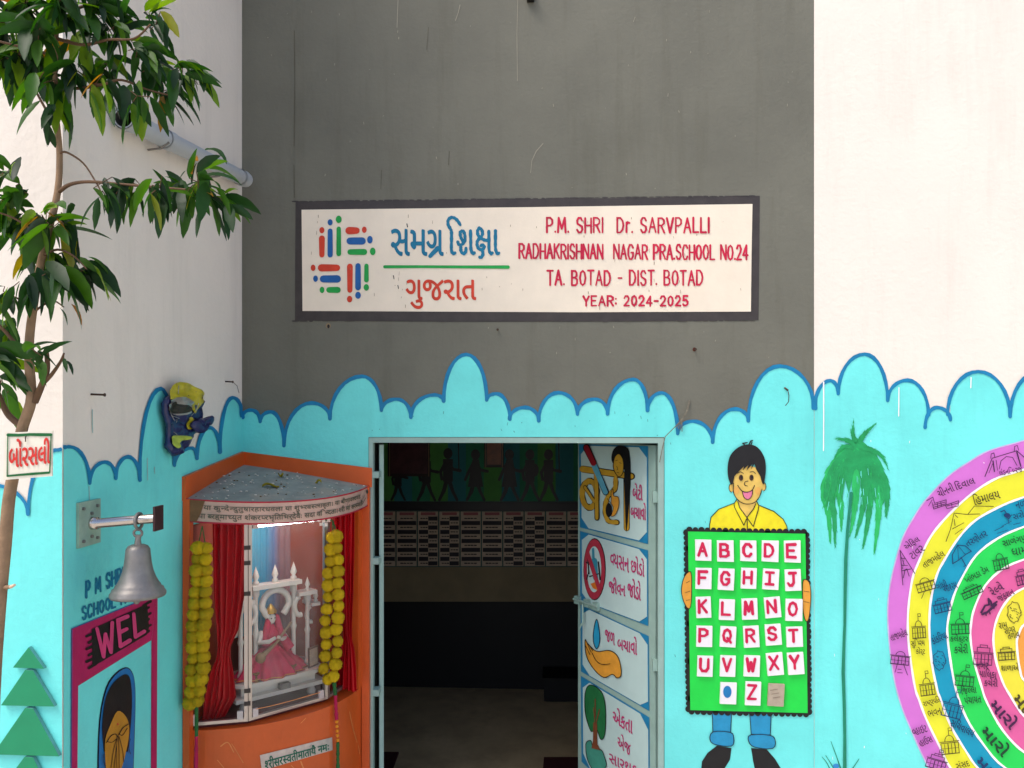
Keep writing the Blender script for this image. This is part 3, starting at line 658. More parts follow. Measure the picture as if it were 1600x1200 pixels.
# ------------------------------------------------------------------ painted palm, ring diagram, painted plant on the right wall
PALM = thing('painted_palm', RIGHT.pt(1320, 1200), 'painted green palm with drooping fronds between alphabet board and ring diagram', 'mural')
PG = paint('palm green', (26, 150, 84), var=.22); PG2 = paint('palm light green', (36, 176, 92), var=.2); PT = paint('palm stem green', (20, 126, 96))
b = MB()
def frond(mb, pts, w0, w1, m, lay):
    c = smooth(pts, 6); n = len(c); Ls, Rs = [], []
    for i, p in enumerate(c):
        t = i/(n-1); a = Vector(c[max(i-1,0)]); e = Vector(c[min(i+1,n-1)]); dd = (e-a).normalized(); nn = Vector((-dd.y, dd.x)); w = (w0*(1-t)+w1*t)*(math.sin(math.pi*min(1, t*.8+.2))**.6)*.5*(1+.16*math.sin(i*2.3))
        Ls.append((p[0]+nn.x*w, p[1]+nn.y*w)); Rs.append((p[0]-nn.x*w, p[1]-nn.y*w))
    mb.poly(RIGHT, Ls+Rs[::-1], m, lay)
    for q_, sg in ((Ls, 1), (Rs, -1)):
        for i in range(2, n-1):
            for _ in range(1):
                p_ = q_[i]; d_ = Vector((c[i+1][0]-c[i-1][0], c[i+1][1]-c[i-1][1])).normalized(); o_ = Vector((p_[0]-c[i][0], p_[1]-c[i][1])); o_ = o_.normalized() if o_.length > .01 else o_; e_ = d_*rng.uniform(4, 9)+o_*rng.uniform(.5, 2.2); st_ = Vector(p_)-o_*1.5+d_*rng.uniform(-3, 3)
                mb.stroke(RIGHT, [tuple(st_), tuple(st_+e_)], rng.uniform(1, 1.9), m, lay+.1, cap=False, w1=.3)
for i, (tip, mid) in enumerate((((160,900),(120,520)),((190,915),(165,520)),((232,805),(215,500)),((325,860),(390,520)),((290,840),(330,520)),((375,935),(425,520)),((450,970),(480,520)),((530,720),(522,480)),((115,640),(150,420)))):
    P = [(335,240), ((335+mid[0])/2, 310), mid, ((mid[0]+tip[0])/2+(8 if mid[0]<335 else 12), (mid[1]+tip[1])/2), tip]
    frond(b, ZG(*P), 15, 9.5, PG if i % 2 else PG2, 1.2+i*.15)
b.poly(RIGHT, ZG(*smooth([(335,190),(400,235),(470,310),(515,400),(530,560),(505,640),(482,500),(458,630),(428,500),(398,620),(362,480),(345,410),(318,410),(282,560),(258,470),(236,610),(208,490),(186,620),(156,510),(138,650),(112,600),(125,470),(170,360),(240,280),(290,240)], 2, True)), PG, 3)
for P, w in (([(335,225),(310,170),(312,95)],9), ([(345,225),(390,160),(455,100)],10), ([(330,235),(270,205),(205,195)],9), ([(340,240),(430,270),(500,310),(540,385)],10), ([(310,250),(240,250),(190,315)],8)): frond(b, ZG(*P), w, 3.5, PG, 3.4)
for i in range(60):
    x = rng.uniform(140, 510); y = rng.uniform(380, 640); b.stroke(RIGHT, ZG((x, y), (x+(x-335)*.06, y+rng.uniform(20, 70))), rng.uniform(.4, .9), rng.choice([PG2, PG2, CYAN]), 4.6)
b.build('frond', PALM)
b = MB(); b.stroke(RIGHT, ZG((296,560),(288,640),(272,800),(260,1000),(256,1200))+ZH((236,300),(231,420),(226,600),(233,800),(236,1000),(236,1220)), 4.6, PT, 6, w1=5.2); b.build('trunk', PALM)
RG = thing('ring_diagram', RIGHT.pt(1600, 1200), 'painted diagram of coloured rings with small landmark sketches and captions', 'mural')
RB = [[(1600,688),(1545,704),(1513,722),(1480,745),(1445,782),(1425,812),(1410,840),(1400,872),(1391,910),(1386.6,951),(1388.4,997),(1392,1030),(1398.5,1069),(1409.5,1107),(1424.5,1143),(1442,1182),(1470,1232),(1530,1300),(1640,1330)],
 [(1600,733),(1559,746),(1526,765),(1497,789),(1468,819),(1450,844),(1435,877),(1425,904),(1418.5,951),(1418,990),(1422,1030),(1429,1074),(1435,1092),(1447,1124),(1468,1167),(1485,1200),(1530,1255),(1640,1296)],
 [(1600,776),(1566,789),(1524,812),(1497,840),(1475,874),(1462.5,899),(1453.6,937),(1451.5,964),(1451.5,990),(1455,1035),(1463.5,1077),(1469,1092),(1484.5,1133),(1508.5,1173),(1528,1200),(1570,1235),(1640,1258)],
 [(1600,822),(1559,840),(1524,867),(1501,904),(1488.6,932),(1481,964),(1479,990),(1484.5,1035),(1493,1078),(1508.5,1120),(1534,1160),(1570,1199),(1640,1228)],
 [(1600,873),(1565.6,888),(1538,914),(1521.6,948),(1516,972),(1515,997),(1520.5,1032),(1531,1068),(1540.5,1106-10),(1565.5,1140),(1600,1175),(1640,1190)],
 [(1600,917),(1577.5,931),(1559.5,957),(1550.5,990),(1553.5,1027),(1564,1062),(1575,1083),(1600,1119),(1640,1140)],
 [(1600,973),(1589.5,990),(1586.5,1005),(1591,1042),(1600,1063),(1640,1078)]]
RT = [672, 718, 762, 809, 862, 900, 955]
RC = [(206,112,200),(226,222,48),(0,146,178),(30,204,82),(214,92,150),(226,214,58),(226,150,62)]
for i, L in enumerate(RB):
    P = [(1640, RT[i])]+L; loop = smooth(P+[(2*1642-x, y) for x, y in P[1:-1]][::-1], 4, True)
    b = MB(); b.poly(RIGHT, loop, paint('ring paint %d' % i, RC[i], var=.05, scale=8), 1+i*1.2)
    b.stroke(RIGHT, loop+loop[:2], 2.0 if i == 0 else 3.4, paint('lilac line', (196, 176, 216)) if i == 0 else WHITEP, 1.6+i*1.2, cap=False)
    b.build('ring', RG)
b = MB(); LY = 10.5
INKP = paint('purple black ink', (62, 24, 66)); INKO = paint('olive ink', (70, 62, 22)); INKB = paint('navy ink', (16, 50, 96)); INKG = paint('dark green ink', (14, 62, 38))
def cap_(t, z, c, w, h, ang, m, bold=.012):
    word(b, RIGHT, t, rquad(*(z(c)[0] if z else c), w, h, ang), m, LY, bold)
for a in (('ચીનની', ZK, (690,615), 26, 15, 24, INKP), ('દિવાલ', ZK, (910,535), 31, 14, 20, INKP), ('લંડનબ્રિજ', ZK, (1430,395), 36, 11, 10, INKP), ('હિમાલય', ZK, (1155,690), 41, 18, 16, INKO), ('નળ', ZK, (1545,785), 16, 11, 12, INKB), ('સરોવર', ZK, (1560,885), 30, 12, 15, INKB),
    ('તરણેતર', ZL, (1040,290), 36, 15, 30, INKB), ('એફિલ', ZL, (310,345), 26, 14, 34, INKP), ('ટાવર', ZL, (370,450), 24, 11, 38, INKP), ('તાજમહેલ', ZL, (550,520), 38, 13, 32, INKO), ('ગાંધી', ZL, (645,815), 17, 12, 20, INKB), ('આશ્રમ', ZL, (745,845), 22, 10, 20, INKB),
    ('સાળંગપુર', ZL, (1490,320), 42, 16, 15, INKG), ('ધામ', ZL, (1530,435), 24, 12, 12, INKG), ('ખાંભડા ડેમ', ZL, (1040,695), 40, 13, 28, INKG), ('રેલ્વે', ZL, (1265,860), 21, 16, 34, INKP), ('જંકશન', ZL, (1370,930), 27, 12, 28, INKP),
    ('તાજમહેલ', ZI, (280,595), 27, 14, 20, INKP), ('સુપ્રિમ', ZI, (482,690), 21, 15, 4, INKO), ('કોર્ટ', ZI, (510,775), 14, 13, 0, INKO), ('કાંકરિયા', ZI, (700,625), 25, 15, 24, INKB), ('કલેક્ટર', ZI, (910,645), 28, 14, 0, INKG), ('કચેરી', ZI, (930,745), 21, 15, 0, INKG),
    ('નગર', ZI, (1150,925), 19, 10, 0, INKP), ('પાલિકા', ZI, (1210,1000), 27, 14, -6, INKP), ('કચેરી', ZI, (1240,1095), 21, 13, -4, INKP), ('રામ', ZI, (1365,505), 13, 9, 10, INKO), ('સાગર', ZI, (1435,555), 17, 9, 15, INKO), ('તળાવ', ZI, (1475,610), 18, 9, 12, INKO), ('શાળાએ', ZI, (1435,935), 27, 12, 2, INKO),
    ('જિલ્લા', ZJ, (1010,235), 23, 14, 6, INKG), ('પંચાયત', ZJ, (1050,335), 26, 14, 6, INKG), ('રાષ્ટ્રપતિ', ZJ, (625,365), 27, 14, 16, INKO), ('ભવન', ZJ, (655,475), 21, 10, 16, INKO), ('સચિવાલય', ZJ, (950,625), 40, 15, -27, INKB), ('વ્હાઇટ', ZJ, (498,655), 23, 13, 17, INKP), ('હાઉસ', ZJ, (560,765), 21, 13, 24, INKP), ('સંસદ', ZJ, (945,1010), 21, 12, 16, INKO)):
    cap_(*a); b.build('caption', RG); b = MB()
for c, w, m in (((1567,1113), 50, INKP), ((1554,1155), 52, INKG), ((1546,1202), 52, INKB), ((1603,1104), 50, INKO)): word(b, RIGHT, 'મારો', rquad(*c, w, 21, -48), m, LY, .03); b.build('caption', RG); b = MB()
b = MB()
def house(cx, cyy, w, h, ang, m, dome=True, flag=True, cols=5):
    global b
    a = R(-ang); ca, sa = math.cos(a), math.sin(a); T = lambda *p: [(cx+(x*ca-y*sa), cyy+(x*sa+y*ca)) for x, y in p]
    st = lambda L, t=.9: b.stroke(RIGHT, T(*L), t*1.25, m, LY)
    st([(-w/2,h/2),(w/2,h/2)], 1.2); st([(-w/2,h/2),(-w/2,0),(w/2,0),(w/2,h/2)]); st([(-w*.55,-h*.06),(w*.55,-h*.06)]); st([(-w/2,h*.25),(w/2,h*.25)], .6)
    for i in range(1, cols): x = -w/2+w*i/cols; st([(x,h*.04),(x,h/2)], .7 if i % 2 else 1.2)
    if dome: st([(w*.26*math.cos(R(k)), -h*.08-h*.26*math.sin(R(k))) for k in range(0, 181, 20)])
    else: st([(-w*.35,-h*.06),(-w*.35,-h*.28),(w*.35,-h*.28),(w*.35,-h*.06)]); st([(-w*.2,-h*.28),(-w*.2,-h*.4),(w*.2,-h*.4),(w*.2,-h*.28)])
    if flag: st([(0,-h*.34),(0,-h*.68),(w*.2,-h*.68),(w*.2,-h*.55),(0,-h*.55)], .8)
for z, c, w, h, ang, m, dm, fl_ in ((ZI,(490,530),20,32,4,INKO,1,1), (ZJ,(575,190),22,32,8,INKO,1,1), (ZJ,(810,790),27,34,6,INKO,1,1), (ZJ,(680,975),30,26,-16,INKP,0,1), (ZI,(920,500),27,28,3,INKG,1,1), (ZI,(970,1040),28,28,-6,INKG,1,1), (ZI,(1160,800),28,34,-4,INKP,0,0), (ZI,(1400,790),25,22,4,INKO,0,0),
    (ZJ,(850,400),30,38,-14,INKB,1,1), (ZI,(300,830),28,24,-6,INKP,1,0), (ZL,(460,800),28,24,16,INKO,1,0), (ZL,(1310,540),22,30,12,INKG,1,0), (ZL,(650,1040),26,24,14,INKB,0,0), (ZL,(1560,720),20,26,14,INKP,0,0), (ZL,(985,880),32,18,24,INKG,0,0)): house(*z(c)[0], w, h, ang, m, dm, fl_); b.build('sketch', RG); b = MB()
DL = lambda z, L, t, m: b.stroke(RIGHT, z(*L), t*1.25, m, LY)
for L, t in (([(180,430),(210,820)],1), ([(180,430),(345,690)],1), ([(185,520),(240,520)],.8), ([(200,600),(265,600)],.8), ([(205,660),(300,640)],1.2), ([(215,740),(235,650),(255,640),(280,720)],1), ([(190,500),(230,600)],.6), ([(225,520),(205,640)],.6)): DL(ZL, L, t, INKP)
b.build('sketch', RG); b = MB()
for L, t in (([(1140,465),(1220,260),(1500,175),(1640,300)],1.1), ([(1205,260),(1210,210),(1240,200),(1250,250)],.9), ([(1470,180),(1475,125),(1505,115),(1520,170)],.9), ([(1230,290),(1245,410)],1.6), ([(1265,280),(1280,395)],.9), ([(1300,380),(1320,290),(1380,240),(1450,250),(1500,340)],.9), ([(1500,190),(1545,350)],1.6), ([(1185,425),(1235,300)],.7)): DL(ZK, L, t, INKP)
b.build('sketch', RG); b = MB()
for L in ([(480,740),(550,700),(570,770),(700,730),(700,790),(840,740),(835,800),(710,830),(690,790),(560,835),(540,760)],[(555,790),(690,755)],[(555,815),(695,775)],[(710,800),(835,765)],[(500,800),(540,730)],[(600,770),(605,820)],[(640,760),(648,805)],[(760,775),(768,815)]): DL(ZK, L, .9, INKP)
b.build('sketch', RG); b = MB()
for L in ([(700,1200),(750,1060),(790,880),(930,895),(1080,890)],[(950,890),(1020,800),(1235,805)],[(800,900),(830,930)],[(770,1060),(900,990)],[(800,1120),(880,1060)],[(790,950),(800,1020)]): DL(ZK, L, .9, INKO)
b.build('sketch', RG); b = MB()
for L, t in (([(1320,865),(1360,850),(1380,880),(1370,920),(1410,940),(1440,900)],1.2), ([(1400,945),(1410,1000)],.8), ([(1250,1080),(1350,1030)],.7), ([(1330,1030),(1440,970)],.7), ([(1280,1110),(1400,1070)],.7), ([(1460,1010),(1540,990)],.7)): DL(ZK, L, t, INKB)
b.disc(RIGHT, ZK((1390,905))[0], 5, INKB, LY, 3.5)
b.build('sketch', RG); b = MB()
for L, t in (([(775,580),(770,480),(830,370),(920,380),(985,440),(930,470),(890,500),(840,540),(775,580)],1.1), ([(830,370),(840,540)],.7), ([(830,370),(920,480)],.7), ([(870,510),(920,600),(900,610)],1.2)): DL(ZL, L, t, INKB)
b.build('sketch', RG); b = MB()
for cx, cyy, n, m, z, rr in ((705,870,8,INKB,ZI,62), (1480,370,8,INKO,ZI,68)):
    DL(z, [(cx+(rr+8*math.sin(k*1.9))*math.cos(2*math.pi*k/24), cyy+(rr*1.55+10*math.sin(k*2.3))*math.sin(2*math.pi*k/24)) for k in range(25)], .9, m)
    for i in range(14): x, y = cx+rng.uniform(-rr*.7, rr*.7), cyy+rng.uniform(-rr, rr); DL(z, [(x, y), (x+12, y+8)], .8, m)
    b.build('sketch', RG); b = MB()
for L, t in (([(1140,370),(1180,300),(1220,290),(1215,230),(1240,260),(1245,300),(1300,260)],2.4), ([(1150,390),(1200,370),(1290,290)],3), ([(1190,400),(1185,370)],1.6), ([(1230,385),(1220,350)],1.6), ([(1270,330),(1280,300)],1.6)): DL(ZI, L, t, INKP)
for L in ([(245,990),(270,900)],[(330,900),(375,1020)],[(275,960),(310,962)],[(270,995),(320,998)]): DL(ZI, L, .8, INKP)
for L in ([(520,225),(555,140)],[(600,120),(615,180)]): DL(ZI, L, .8, INKO)
b.build('sketch', RG)
b = MB()
for P, w in (([(1318,1215),(1308,1185),(1298,1158)],2.5), ([(1310,1215),(1300,1196),(1290,1180)],2.2), ([(1322,1215),(1332,1200),(1342,1185)],2.5), ([(1300,1210),(1292,1192),(1284,1182)],1.6)): b.stroke(RIGHT, smooth(P), w, PT, 1.2, w1=.8)
b.disc(RIGHT, (1306,1196), 5, paint('flower blue', (50, 130, 190)), 3, 3.5)
b.build('painted_plant', thing=('small painted tuft with blue flower at the foot of the painted palm', 'mural'))

# ------------------------------------------------------------------ welcome panel on the side wall
WP = thing('welcome_mural', SIDE.pt(175, 1200), 'painted pink welcome panel with a greeting woman on the wall behind the bell', 'mural')
b = MB(); letters(b, SIDE, 'P M SHRI', Z4((364,408),(522,345),(522,402),(364,474)), 3.4, TEALB, 1, .5); letters(b, SIDE, 'SCHOOL NO.24', Z4((347,515),(612,425),(612,462),(347,570)), 3.2, TEALB, 1, .45)
b.build('lettering', WP)
b = MB()
b.poly(SIDE, Z4((300,606),(668,457),(664,1300),(297,1300),(325,1300),(329,850),(642,655),(639,1300),(664,1300)), PINKF, 1) if 0 else None
b.poly(SIDE, Z4((300,606),(668,457),(642,655),(329,850)), PINKF, 1); b.poly(SIDE, Z4((300,606),(329,850),(325,1300),(297,1300)), PINKF, 1); b.poly(SIDE, Z4((668,457),(664,1300),(639,1300),(642,655)), PINKF, 1)
b.stroke(SIDE, Z4((668,457),(300,606),(297,1300)), 1.2, DBLUE, 2.2)
b.build('border', WP)
b = MB()
b.poly(SIDE, Z4((385,608),(622,500),(630,600),(620,632),(388,770)), BLACK, 2.4)
for i in range(6):
    y = 625+i*27; b.stroke(SIDE, Z4((362+(i % 2)*10, y+14), (400, y-4)), 4.2, BLACK, 2.6); y2 = 500+i*25; b.stroke(SIDE, Z4((605, y2+8), (636-(i % 2)*8, y2-10)), 3.8, BLACK, 2.6)
letters(b, SIDE, 'WEL', Z4((405,606),(600,528),(606,618),(418,735)), 6.2, paint('welcome pink letters', (206, 60, 116)), 4, .5, 0)
b.build('banner', WP)
b = MB()
b.poly(SIDE, ZW(*smooth([(330,1210),(345,800),(400,520),(480,395),(570,340),(625,375),(652,480),(656,700),(640,1210)], 3)), BLACK, 1); b.poly(SIDE, ZW(*smooth([(338,1210),(352,800),(406,530),(484,405),(570,350),(620,385),(645,480),(648,700),(632,1210)], 3)), paint('veil blue', (28, 110, 170)), 2.2)
b.poly(SIDE, ZW(*smooth([(380,1060),(364,860),(385,640),(440,500),(520,420),(575,402),(606,450),(620,600),(612,800),(598,950),(585,1060)], 3)), BLACK, 3.4)
b.poly(SIDE, ZW(*(smooth([(392,1210),(384,1080),(388,950),(430,830),(490,715),(555,750),(588,830),(586,950),(545,1140),(520,1210)], 3))), paint('painted face ochre', (190, 132, 40)), 4.6)
for L, w in (([(390,985),(430,925),(470,910),(485,935)],1.3), ([(495,920),(530,860),(578,825)],1.3), ([(405,975),(440,980),(480,950)],1), ([(500,905),(530,920),(570,860)],1), ([(490,925),(455,1040),(430,1210)],.9), ([(485,950),(470,1080),(455,1210)],.9), ([(495,930),(500,1060),(500,1210)],.9), ([(500,930),(530,1050),(540,1150)],.9), ([(478,1000),(480,1210)],.8), ([(372,1080),(365,1130),(380,1180)],1), ([(598,950),(585,1020),(598,1080)],.9)): b.stroke(SIDE, ZW(*smooth(L)), w, BLACK, 6)
b.disc(SIDE, ZW((490,825))[0], 1, CRIM, 6, 1.6)
b.build('greeting_woman', WP)

# ------------------------------------------------------------------ corner shrine cabinet
SC = (XL, 0)
def sp(r, a, z): return Vector((XL+r*math.sin(R(a)), -r*math.cos(R(a)), z))
ZFl = H-1.22; ZG0 = ZFl; ZTop = H-.44
SH = thing('shrine_cabinet', (XL+.25, -.25, 0), 'orange corner shrine cabinet with glazed front and curved lettered canopy', 'shrine')
RBs = .556
b = MB(); n = 24
arc = [sp(RBs, 90*i/n, 0) for i in range(n+1)]
b.prism([Vector((XL+.004, -.004, 0))]+arc, (0, 0, ZFl-.004), ORANGE)
base = b.build('base', SH)
b = MB(); CY = Cyl(SC, RBs); SCUF = paint('orange scuff', (222, 136, 76)); 
for L, w in (([(345,1166),(356,1160),(365,1175)],1.6), ([(362,1162),(372,1178),(380,1192)],1), ([(400,1108),(440,1099),(500,1082)],1.1), ([(470,1130),(478,1122)],1), ([(546,1112),(552,1140),(558,1160)],1.1), ([(560,1165),(562,1178)],1), ([(340,1188),(350,1200)],1.2), ([(470,1190),(474,1200)],2.2), ([(455,1196),(462,1203)],1.2)): b.stroke(CY, smooth(L), w, SCUF, 0)
b.build('scuff', base)
PLQ = mat('silver sticker', (196, 180, 172), .3, .12, 40, .03, metal=.4)
b = MB(); qn = [(406,1180),(519,1152),(520,1172),(409,1204)]
for i in range(12): b.poly(CY, [lerp2(qn, i/12, 0), lerp2(qn, (i+1)/12, 0), lerp2(qn, (i+1)/12, 1), lerp2(qn, i/12, 1)], PLQ, 1)
pq = b.build('name_plate', SH); pq['label'] = 'silver strip with green Devanagari writing'
b = MB(); word(b, CY, 'श्रीसरस्वतीमातायै नमः', [(413,1184),(513,1158),(514,1172),(415,1203)], paint('sticker green', (12, 96, 72)), 2, .02); b.build('writing', pq)
# inside: back panels, floor
INB = mat('shrine inner brown', (150, 66, 44), .6, .14, 8, .08); FLM = mat('shrine floor maroon', (96, 44, 44), .45, .1, 10)
b = MB(); b.box((XL+.004, -.53, ZFl+.006), (XL+.012, -.013, ZTop), INB); b.box((XL+.004, -.012, ZFl+.006), (XL+.52, -.005, ZTop), INB); b.build('inner_wall', SH)
b = MB(); b.prism([Vector((XL+.013, -.013, ZFl-.003))]+[sp(r_-.012, a_, ZFl-.003) for a_, r_ in ((1.5,.552),(24,.535),(63,.512),(88,.505))], (0,0,.008), FLM); b.build('inner_floor', SH)
b = MB(); b.box((XL+.004, -.59, 0), (XL+.03, -.557, H-.33), ORANGE); b.box((XL+.558, -.03, 0), (XL+.592, -.006, H-.33), ORANGE)
b.prism([sp(.50, 88, ZFl), sp(.56, 88, ZFl), sp(.56, 82, ZFl), sp(.515, 82, ZFl)], (0,0,ZTop-ZFl+.03), ORANGE); b.build('side_post', SH)
# canopy
ROOF = mat('dusty canopy top', (142, 146, 138), .8, .22, 14, .35, bscale=60, stain=.9, stcol=(168, 148, 128), stsc=7); FAS = mat('pink foil fascia', (206, 168, 150), .42, .12, 12, .04, metal=.25, stain=.35, stcol=(176, 172, 150))
FRED = paint('red edge tape', (176, 24, 48))
zr, za, Rr = H-.328, H-.234, .585; fh = .086
def zs(a): return zr-.024*math.sin(R(2*max(0, min(90, a))))
b = MB()
def roofp(i, j):
    a = 90*i; r = Rr*j; return sp(max(r, .01), a, za+(zs(a)-za)*j**1.15)
b.grid(lambda i, j: roofp(i, 1-j), 24, 10, ROOF)
b.prism([Vector((XL+.006, -.006, zr-fh+.006))]+[sp(Rr-.006, 90*i/n, zr-fh+.006) for i in range(n+1)], (0,0,.03), ORANGE)
for i in range(110):
    a, r = rng.uniform(3, 87), Rr*math.sqrt(rng.uniform(.08, .96)); jz = r/Rr
    p = sp(r, a, za+(zs(a)-za)*jz**1.15+.003); b.ball(p, rng.uniform(.0014, .0048), rng.choice([mat('pale grit', (222, 212, 198), .9), mat('pale grit', (222, 212, 198), .9), mat('brown grit', (112, 92, 60), .9)]), 6, (1.4, 1, .6))
b.build('canopy_top', SH)
b = MB(); b.grid(lambda i, j: sp(Rr, 1+88*i, zs(1+88*i)-fh+fh*j+.001), 40, 2, FAS)
b.grid(lambda i, j: sp(Rr-.003, 1+88*(1-i), zs(1+88*(1-i))-fh+fh*j+.001), 40, 2, FAS)
fas = b.build('canopy_fascia', SH)
b = MB()
for z0 in (-fh-.001, -.003): b.grid(lambda i, j: sp(Rr+.0015, 1+88*i, zs(1+88*i)+z0+.006*j), 40, 1, FRED)
b.build('edge_tape', fas)
class Band:
    def pt(s, u, v, off=0): return sp(Rr+.001+off, u, zs(u)-v)
bd = Band(); b = MB(); WI = paint('grey green writing', (84, 86, 68))
word(b, bd, 'या कुन्देन्दुतुषारहारधवला या शुभ्रवस्त्रावृता। या वीणावरदण्ड', [(8,.012),(78,.012),(78,.042),(8,.042)], WI, .2, .012)
word(b, bd, 'या ब्रह्माच्युत शंकरप्रभृतिभिर्देवैः सदा वन्दिता। श्री मां सरस्वती', [(6,.044),(80,.044),(80,.076),(6,.076)], WI, .2, .012)
b.build('writing', fas)
b = MB()
for i in range(9):
    a = rng.uniform(60, 87); b.stroke(bd, [(a, .02+rng.uniform(0, .05)), (a+rng.uniform(1, 4), .02+rng.uniform(0, .05))], .003, mat('torn foil dark', (52, 70, 66), .6), .6)
b.poly(bd, [(84,.012),(89,.014),(89,.03),(86,.03)], mat('torn foil dark', (52, 70, 66), .6), .5); b.poly(bd, [(1.2,.002),(8.5,.001),(7,.05),(5.5,.083),(1.2,.084)], mat('brown plaster patch', (120, 84, 54), .8, .25, 30, .3), .9); b.build('torn_patch', fas)
b = MB()   # orange upstand along both walls
zc1, zc0, ze1, ze0 = H-.176, H-.236, H-.243, H-.335
b.prism([(XL+.002, -.012, zc0), (XL+.002, -.012, zc1), (XL+.002, -.592, ze1), (XL+.002, -.592, ze0)], (.014, 0, 0), ORANGE)
b.prism([(XL+.002, -.002, zc0), (XL+.60, -.002, ze0), (XL+.60, -.002, ze1-.006), (XL+.002, -.002, zc1)], (0, -.010, 0), ORANGE)
b.build('upstand', SH)
# glazing: three facets
import itertools
GA = [(0.5,.552),(24,.535),(63,.512),(84,.505)]
def glassmat(name, ior, haze):  # diffuse share paints a soft whitish reflection haze onto the pane
    g = bpy.data.materials.new(name); g.use_nodes = True
    t = g.node_tree; N, L = t.nodes, t.links; N.remove(N['Principled BSDF'])
    tr = N.new('ShaderNodeBsdfTransparent'); tr.inputs[0].default_value = (.985, .99, .985, 1); gl = N.new('ShaderNodeBsdfGlossy'); gl.inputs['Roughness'].default_value = .03
    fz = N.new('ShaderNodeFresnel'); fz.inputs[0].default_value = ior; mx = N.new('ShaderNodeMixShader')
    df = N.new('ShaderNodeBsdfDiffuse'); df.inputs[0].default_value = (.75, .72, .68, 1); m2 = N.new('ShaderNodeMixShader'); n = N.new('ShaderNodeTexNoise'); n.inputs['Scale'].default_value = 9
    n.inputs['Detail'].default_value = 8; mr = N.new('ShaderNodeMapRange'); mr.inputs[1].default_value = .4; mr.inputs[2].default_value = .8; mr.inputs[3].default_value = haze*.4; mr.inputs[4].default_value = haze*1.8
    tc = N.new('ShaderNodeTexCoord'); L.new(tc.outputs['Object'], n.inputs['Vector']); L.new(n.outputs[0], mr.inputs[0]); L.new(mr.outputs[0], m2.inputs[0])
    L.new(fz.outputs[0], mx.inputs[0]); L.new(tr.outputs[0], mx.inputs[1]); L.new(gl.outputs[0], mx.inputs[2]); L.new(mx.outputs[0], m2.inputs[1]); L.new(df.outputs[0], m2.inputs[2]); L.new(m2.outputs[0], N['Material Output'].inputs[0]); return g
GLASSES = [glassmat('clean cabinet glass', 1.13, .0), glassmat('hazy cabinet glass', 1.3, .05), glassmat('clean end glass', 1.13, .0)]
def bar(mb, p, q, w, dpt, nrm, m):
    d_ = (q-p).normalized(); s_ = d_.cross(nrm).normalized()*w/2
    mb.prism([p+s_-nrm*dpt/2, q+s_-nrm*dpt/2, q-s_-nrm*dpt/2, p-s_-nrm*dpt/2], nrm*dpt, m)
for i in range(3):
    a0, a1 = GA[i], GA[i+1]; P = sp(a0[1], a0[0], 0); Qp = sp(a1[1], a1[0], 0); e = (Qp-P).normalized(); nr = Vector((e.y, -e.x, 0))
    if nr.dot(Vector((1, -1, 0))) < 0: nr = -nr
    P = P+e*.006; Qp = Qp-e*.006; z0, z1 = ZFl+.012, ZTop+.03
    b = MB(); up = Vector((0, 0, 1)); fw = .014
    bar(b, P+up*z0, P+up*z1, fw, .018, nr, ALU); bar(b, Qp+up*z0, Qp+up*z1, fw, .018, nr, ALU)
    bar(b, P+e*fw/2+up*(z0+.006), Qp-e*fw/2+up*(z0+.006), .012, .0165, nr, ALU); bar(b, P+e*fw/2+up*(z1-.006), Qp-e*fw/2+up*(z1-.006), .012, .0165, nr, ALU)
    gp = b.build('glass_panel', SH)
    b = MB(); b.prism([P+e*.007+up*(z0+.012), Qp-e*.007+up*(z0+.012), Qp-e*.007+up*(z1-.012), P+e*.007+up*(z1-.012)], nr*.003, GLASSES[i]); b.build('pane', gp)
    if i < 2:
        b = MB()
        for pp, zz in ((P+e*.022, z0+.026), (Qp-e*.022, z0+.026)) + (((P+e*.022, z1-.03), (Qp-e*.022, z1-.03)) if i == 1 else ()):
            bar(b, pp+up*(zz-.016)+nr*.004, pp+up*(zz+.016)+nr*.004, .022, .012, nr, mat('white plastic clip', (206, 190, 182), .5, .05))
        b.build('corner_clip', gp)
    if i == 0:
        b = MB()
        for zz in (z0+.07, z0+.12, z0+.5, z0+.62, z0+.68): bar(b, Qp+up*(zz-.008)+nr*.008+e*.005, Qp+up*(zz+.008)+nr*.008+e*.005, .024, .007, nr, mat('dark screw', (70, 62, 58), .5, metal=.5))
        b.build('hinge', gp)

# curtains
SAT = mat('red satin', (186, 0, 16), .42, .10, 10, 0, spec=.28)
def curtain(label, y, rows, folds, slope):
    b = MB(); rows = [(v, a, c) for v, a, c in rows]
    def f(s, t):
        k = t*(len(rows)-1); i = min(int(k), len(rows)-2); w = k-i; w = w*w*(3-2*w)
        v = rows[i][0]*(1-w)+rows[i+1][0]*w; l = rows[i][1]*(1-w)+rows[i+1][1]*w; r = rows[i][2]*(1-w)+rows[i+1][2]*w
        u = l+(r-l)*s+.9*math.sin(s*folds*6.28*.7+t*5)
        pl = Plane((0, y, 0), (0, -1, 0)); p = pl.pt(u, v)
        amp = .0028+.0075*min(1, (r-l)/45); return p+Vector((0, -amp*math.sin(s*folds*6.283+1.3*math.sin(t*3))-slope*(s-.5), 0))
    b.grid(f, 70, 50, SAT); o = b.build('curtain', thing=(label, 'curtain', 'red satin curtains inside the shrine'))
    m = o.modifiers.new('thickness', 'SOLIDIFY'); m.thickness = .0015
curtain('wide red satin curtain tied at its waist in the shrine nearest the bell', -.455, [(806,335,388),(860,336,387),(930,338,382),(985,342,372),(1012,343,359),(1028,341,359),(1050,333,363),(1090,324,367),(1126,320,346)], 5, -.03)
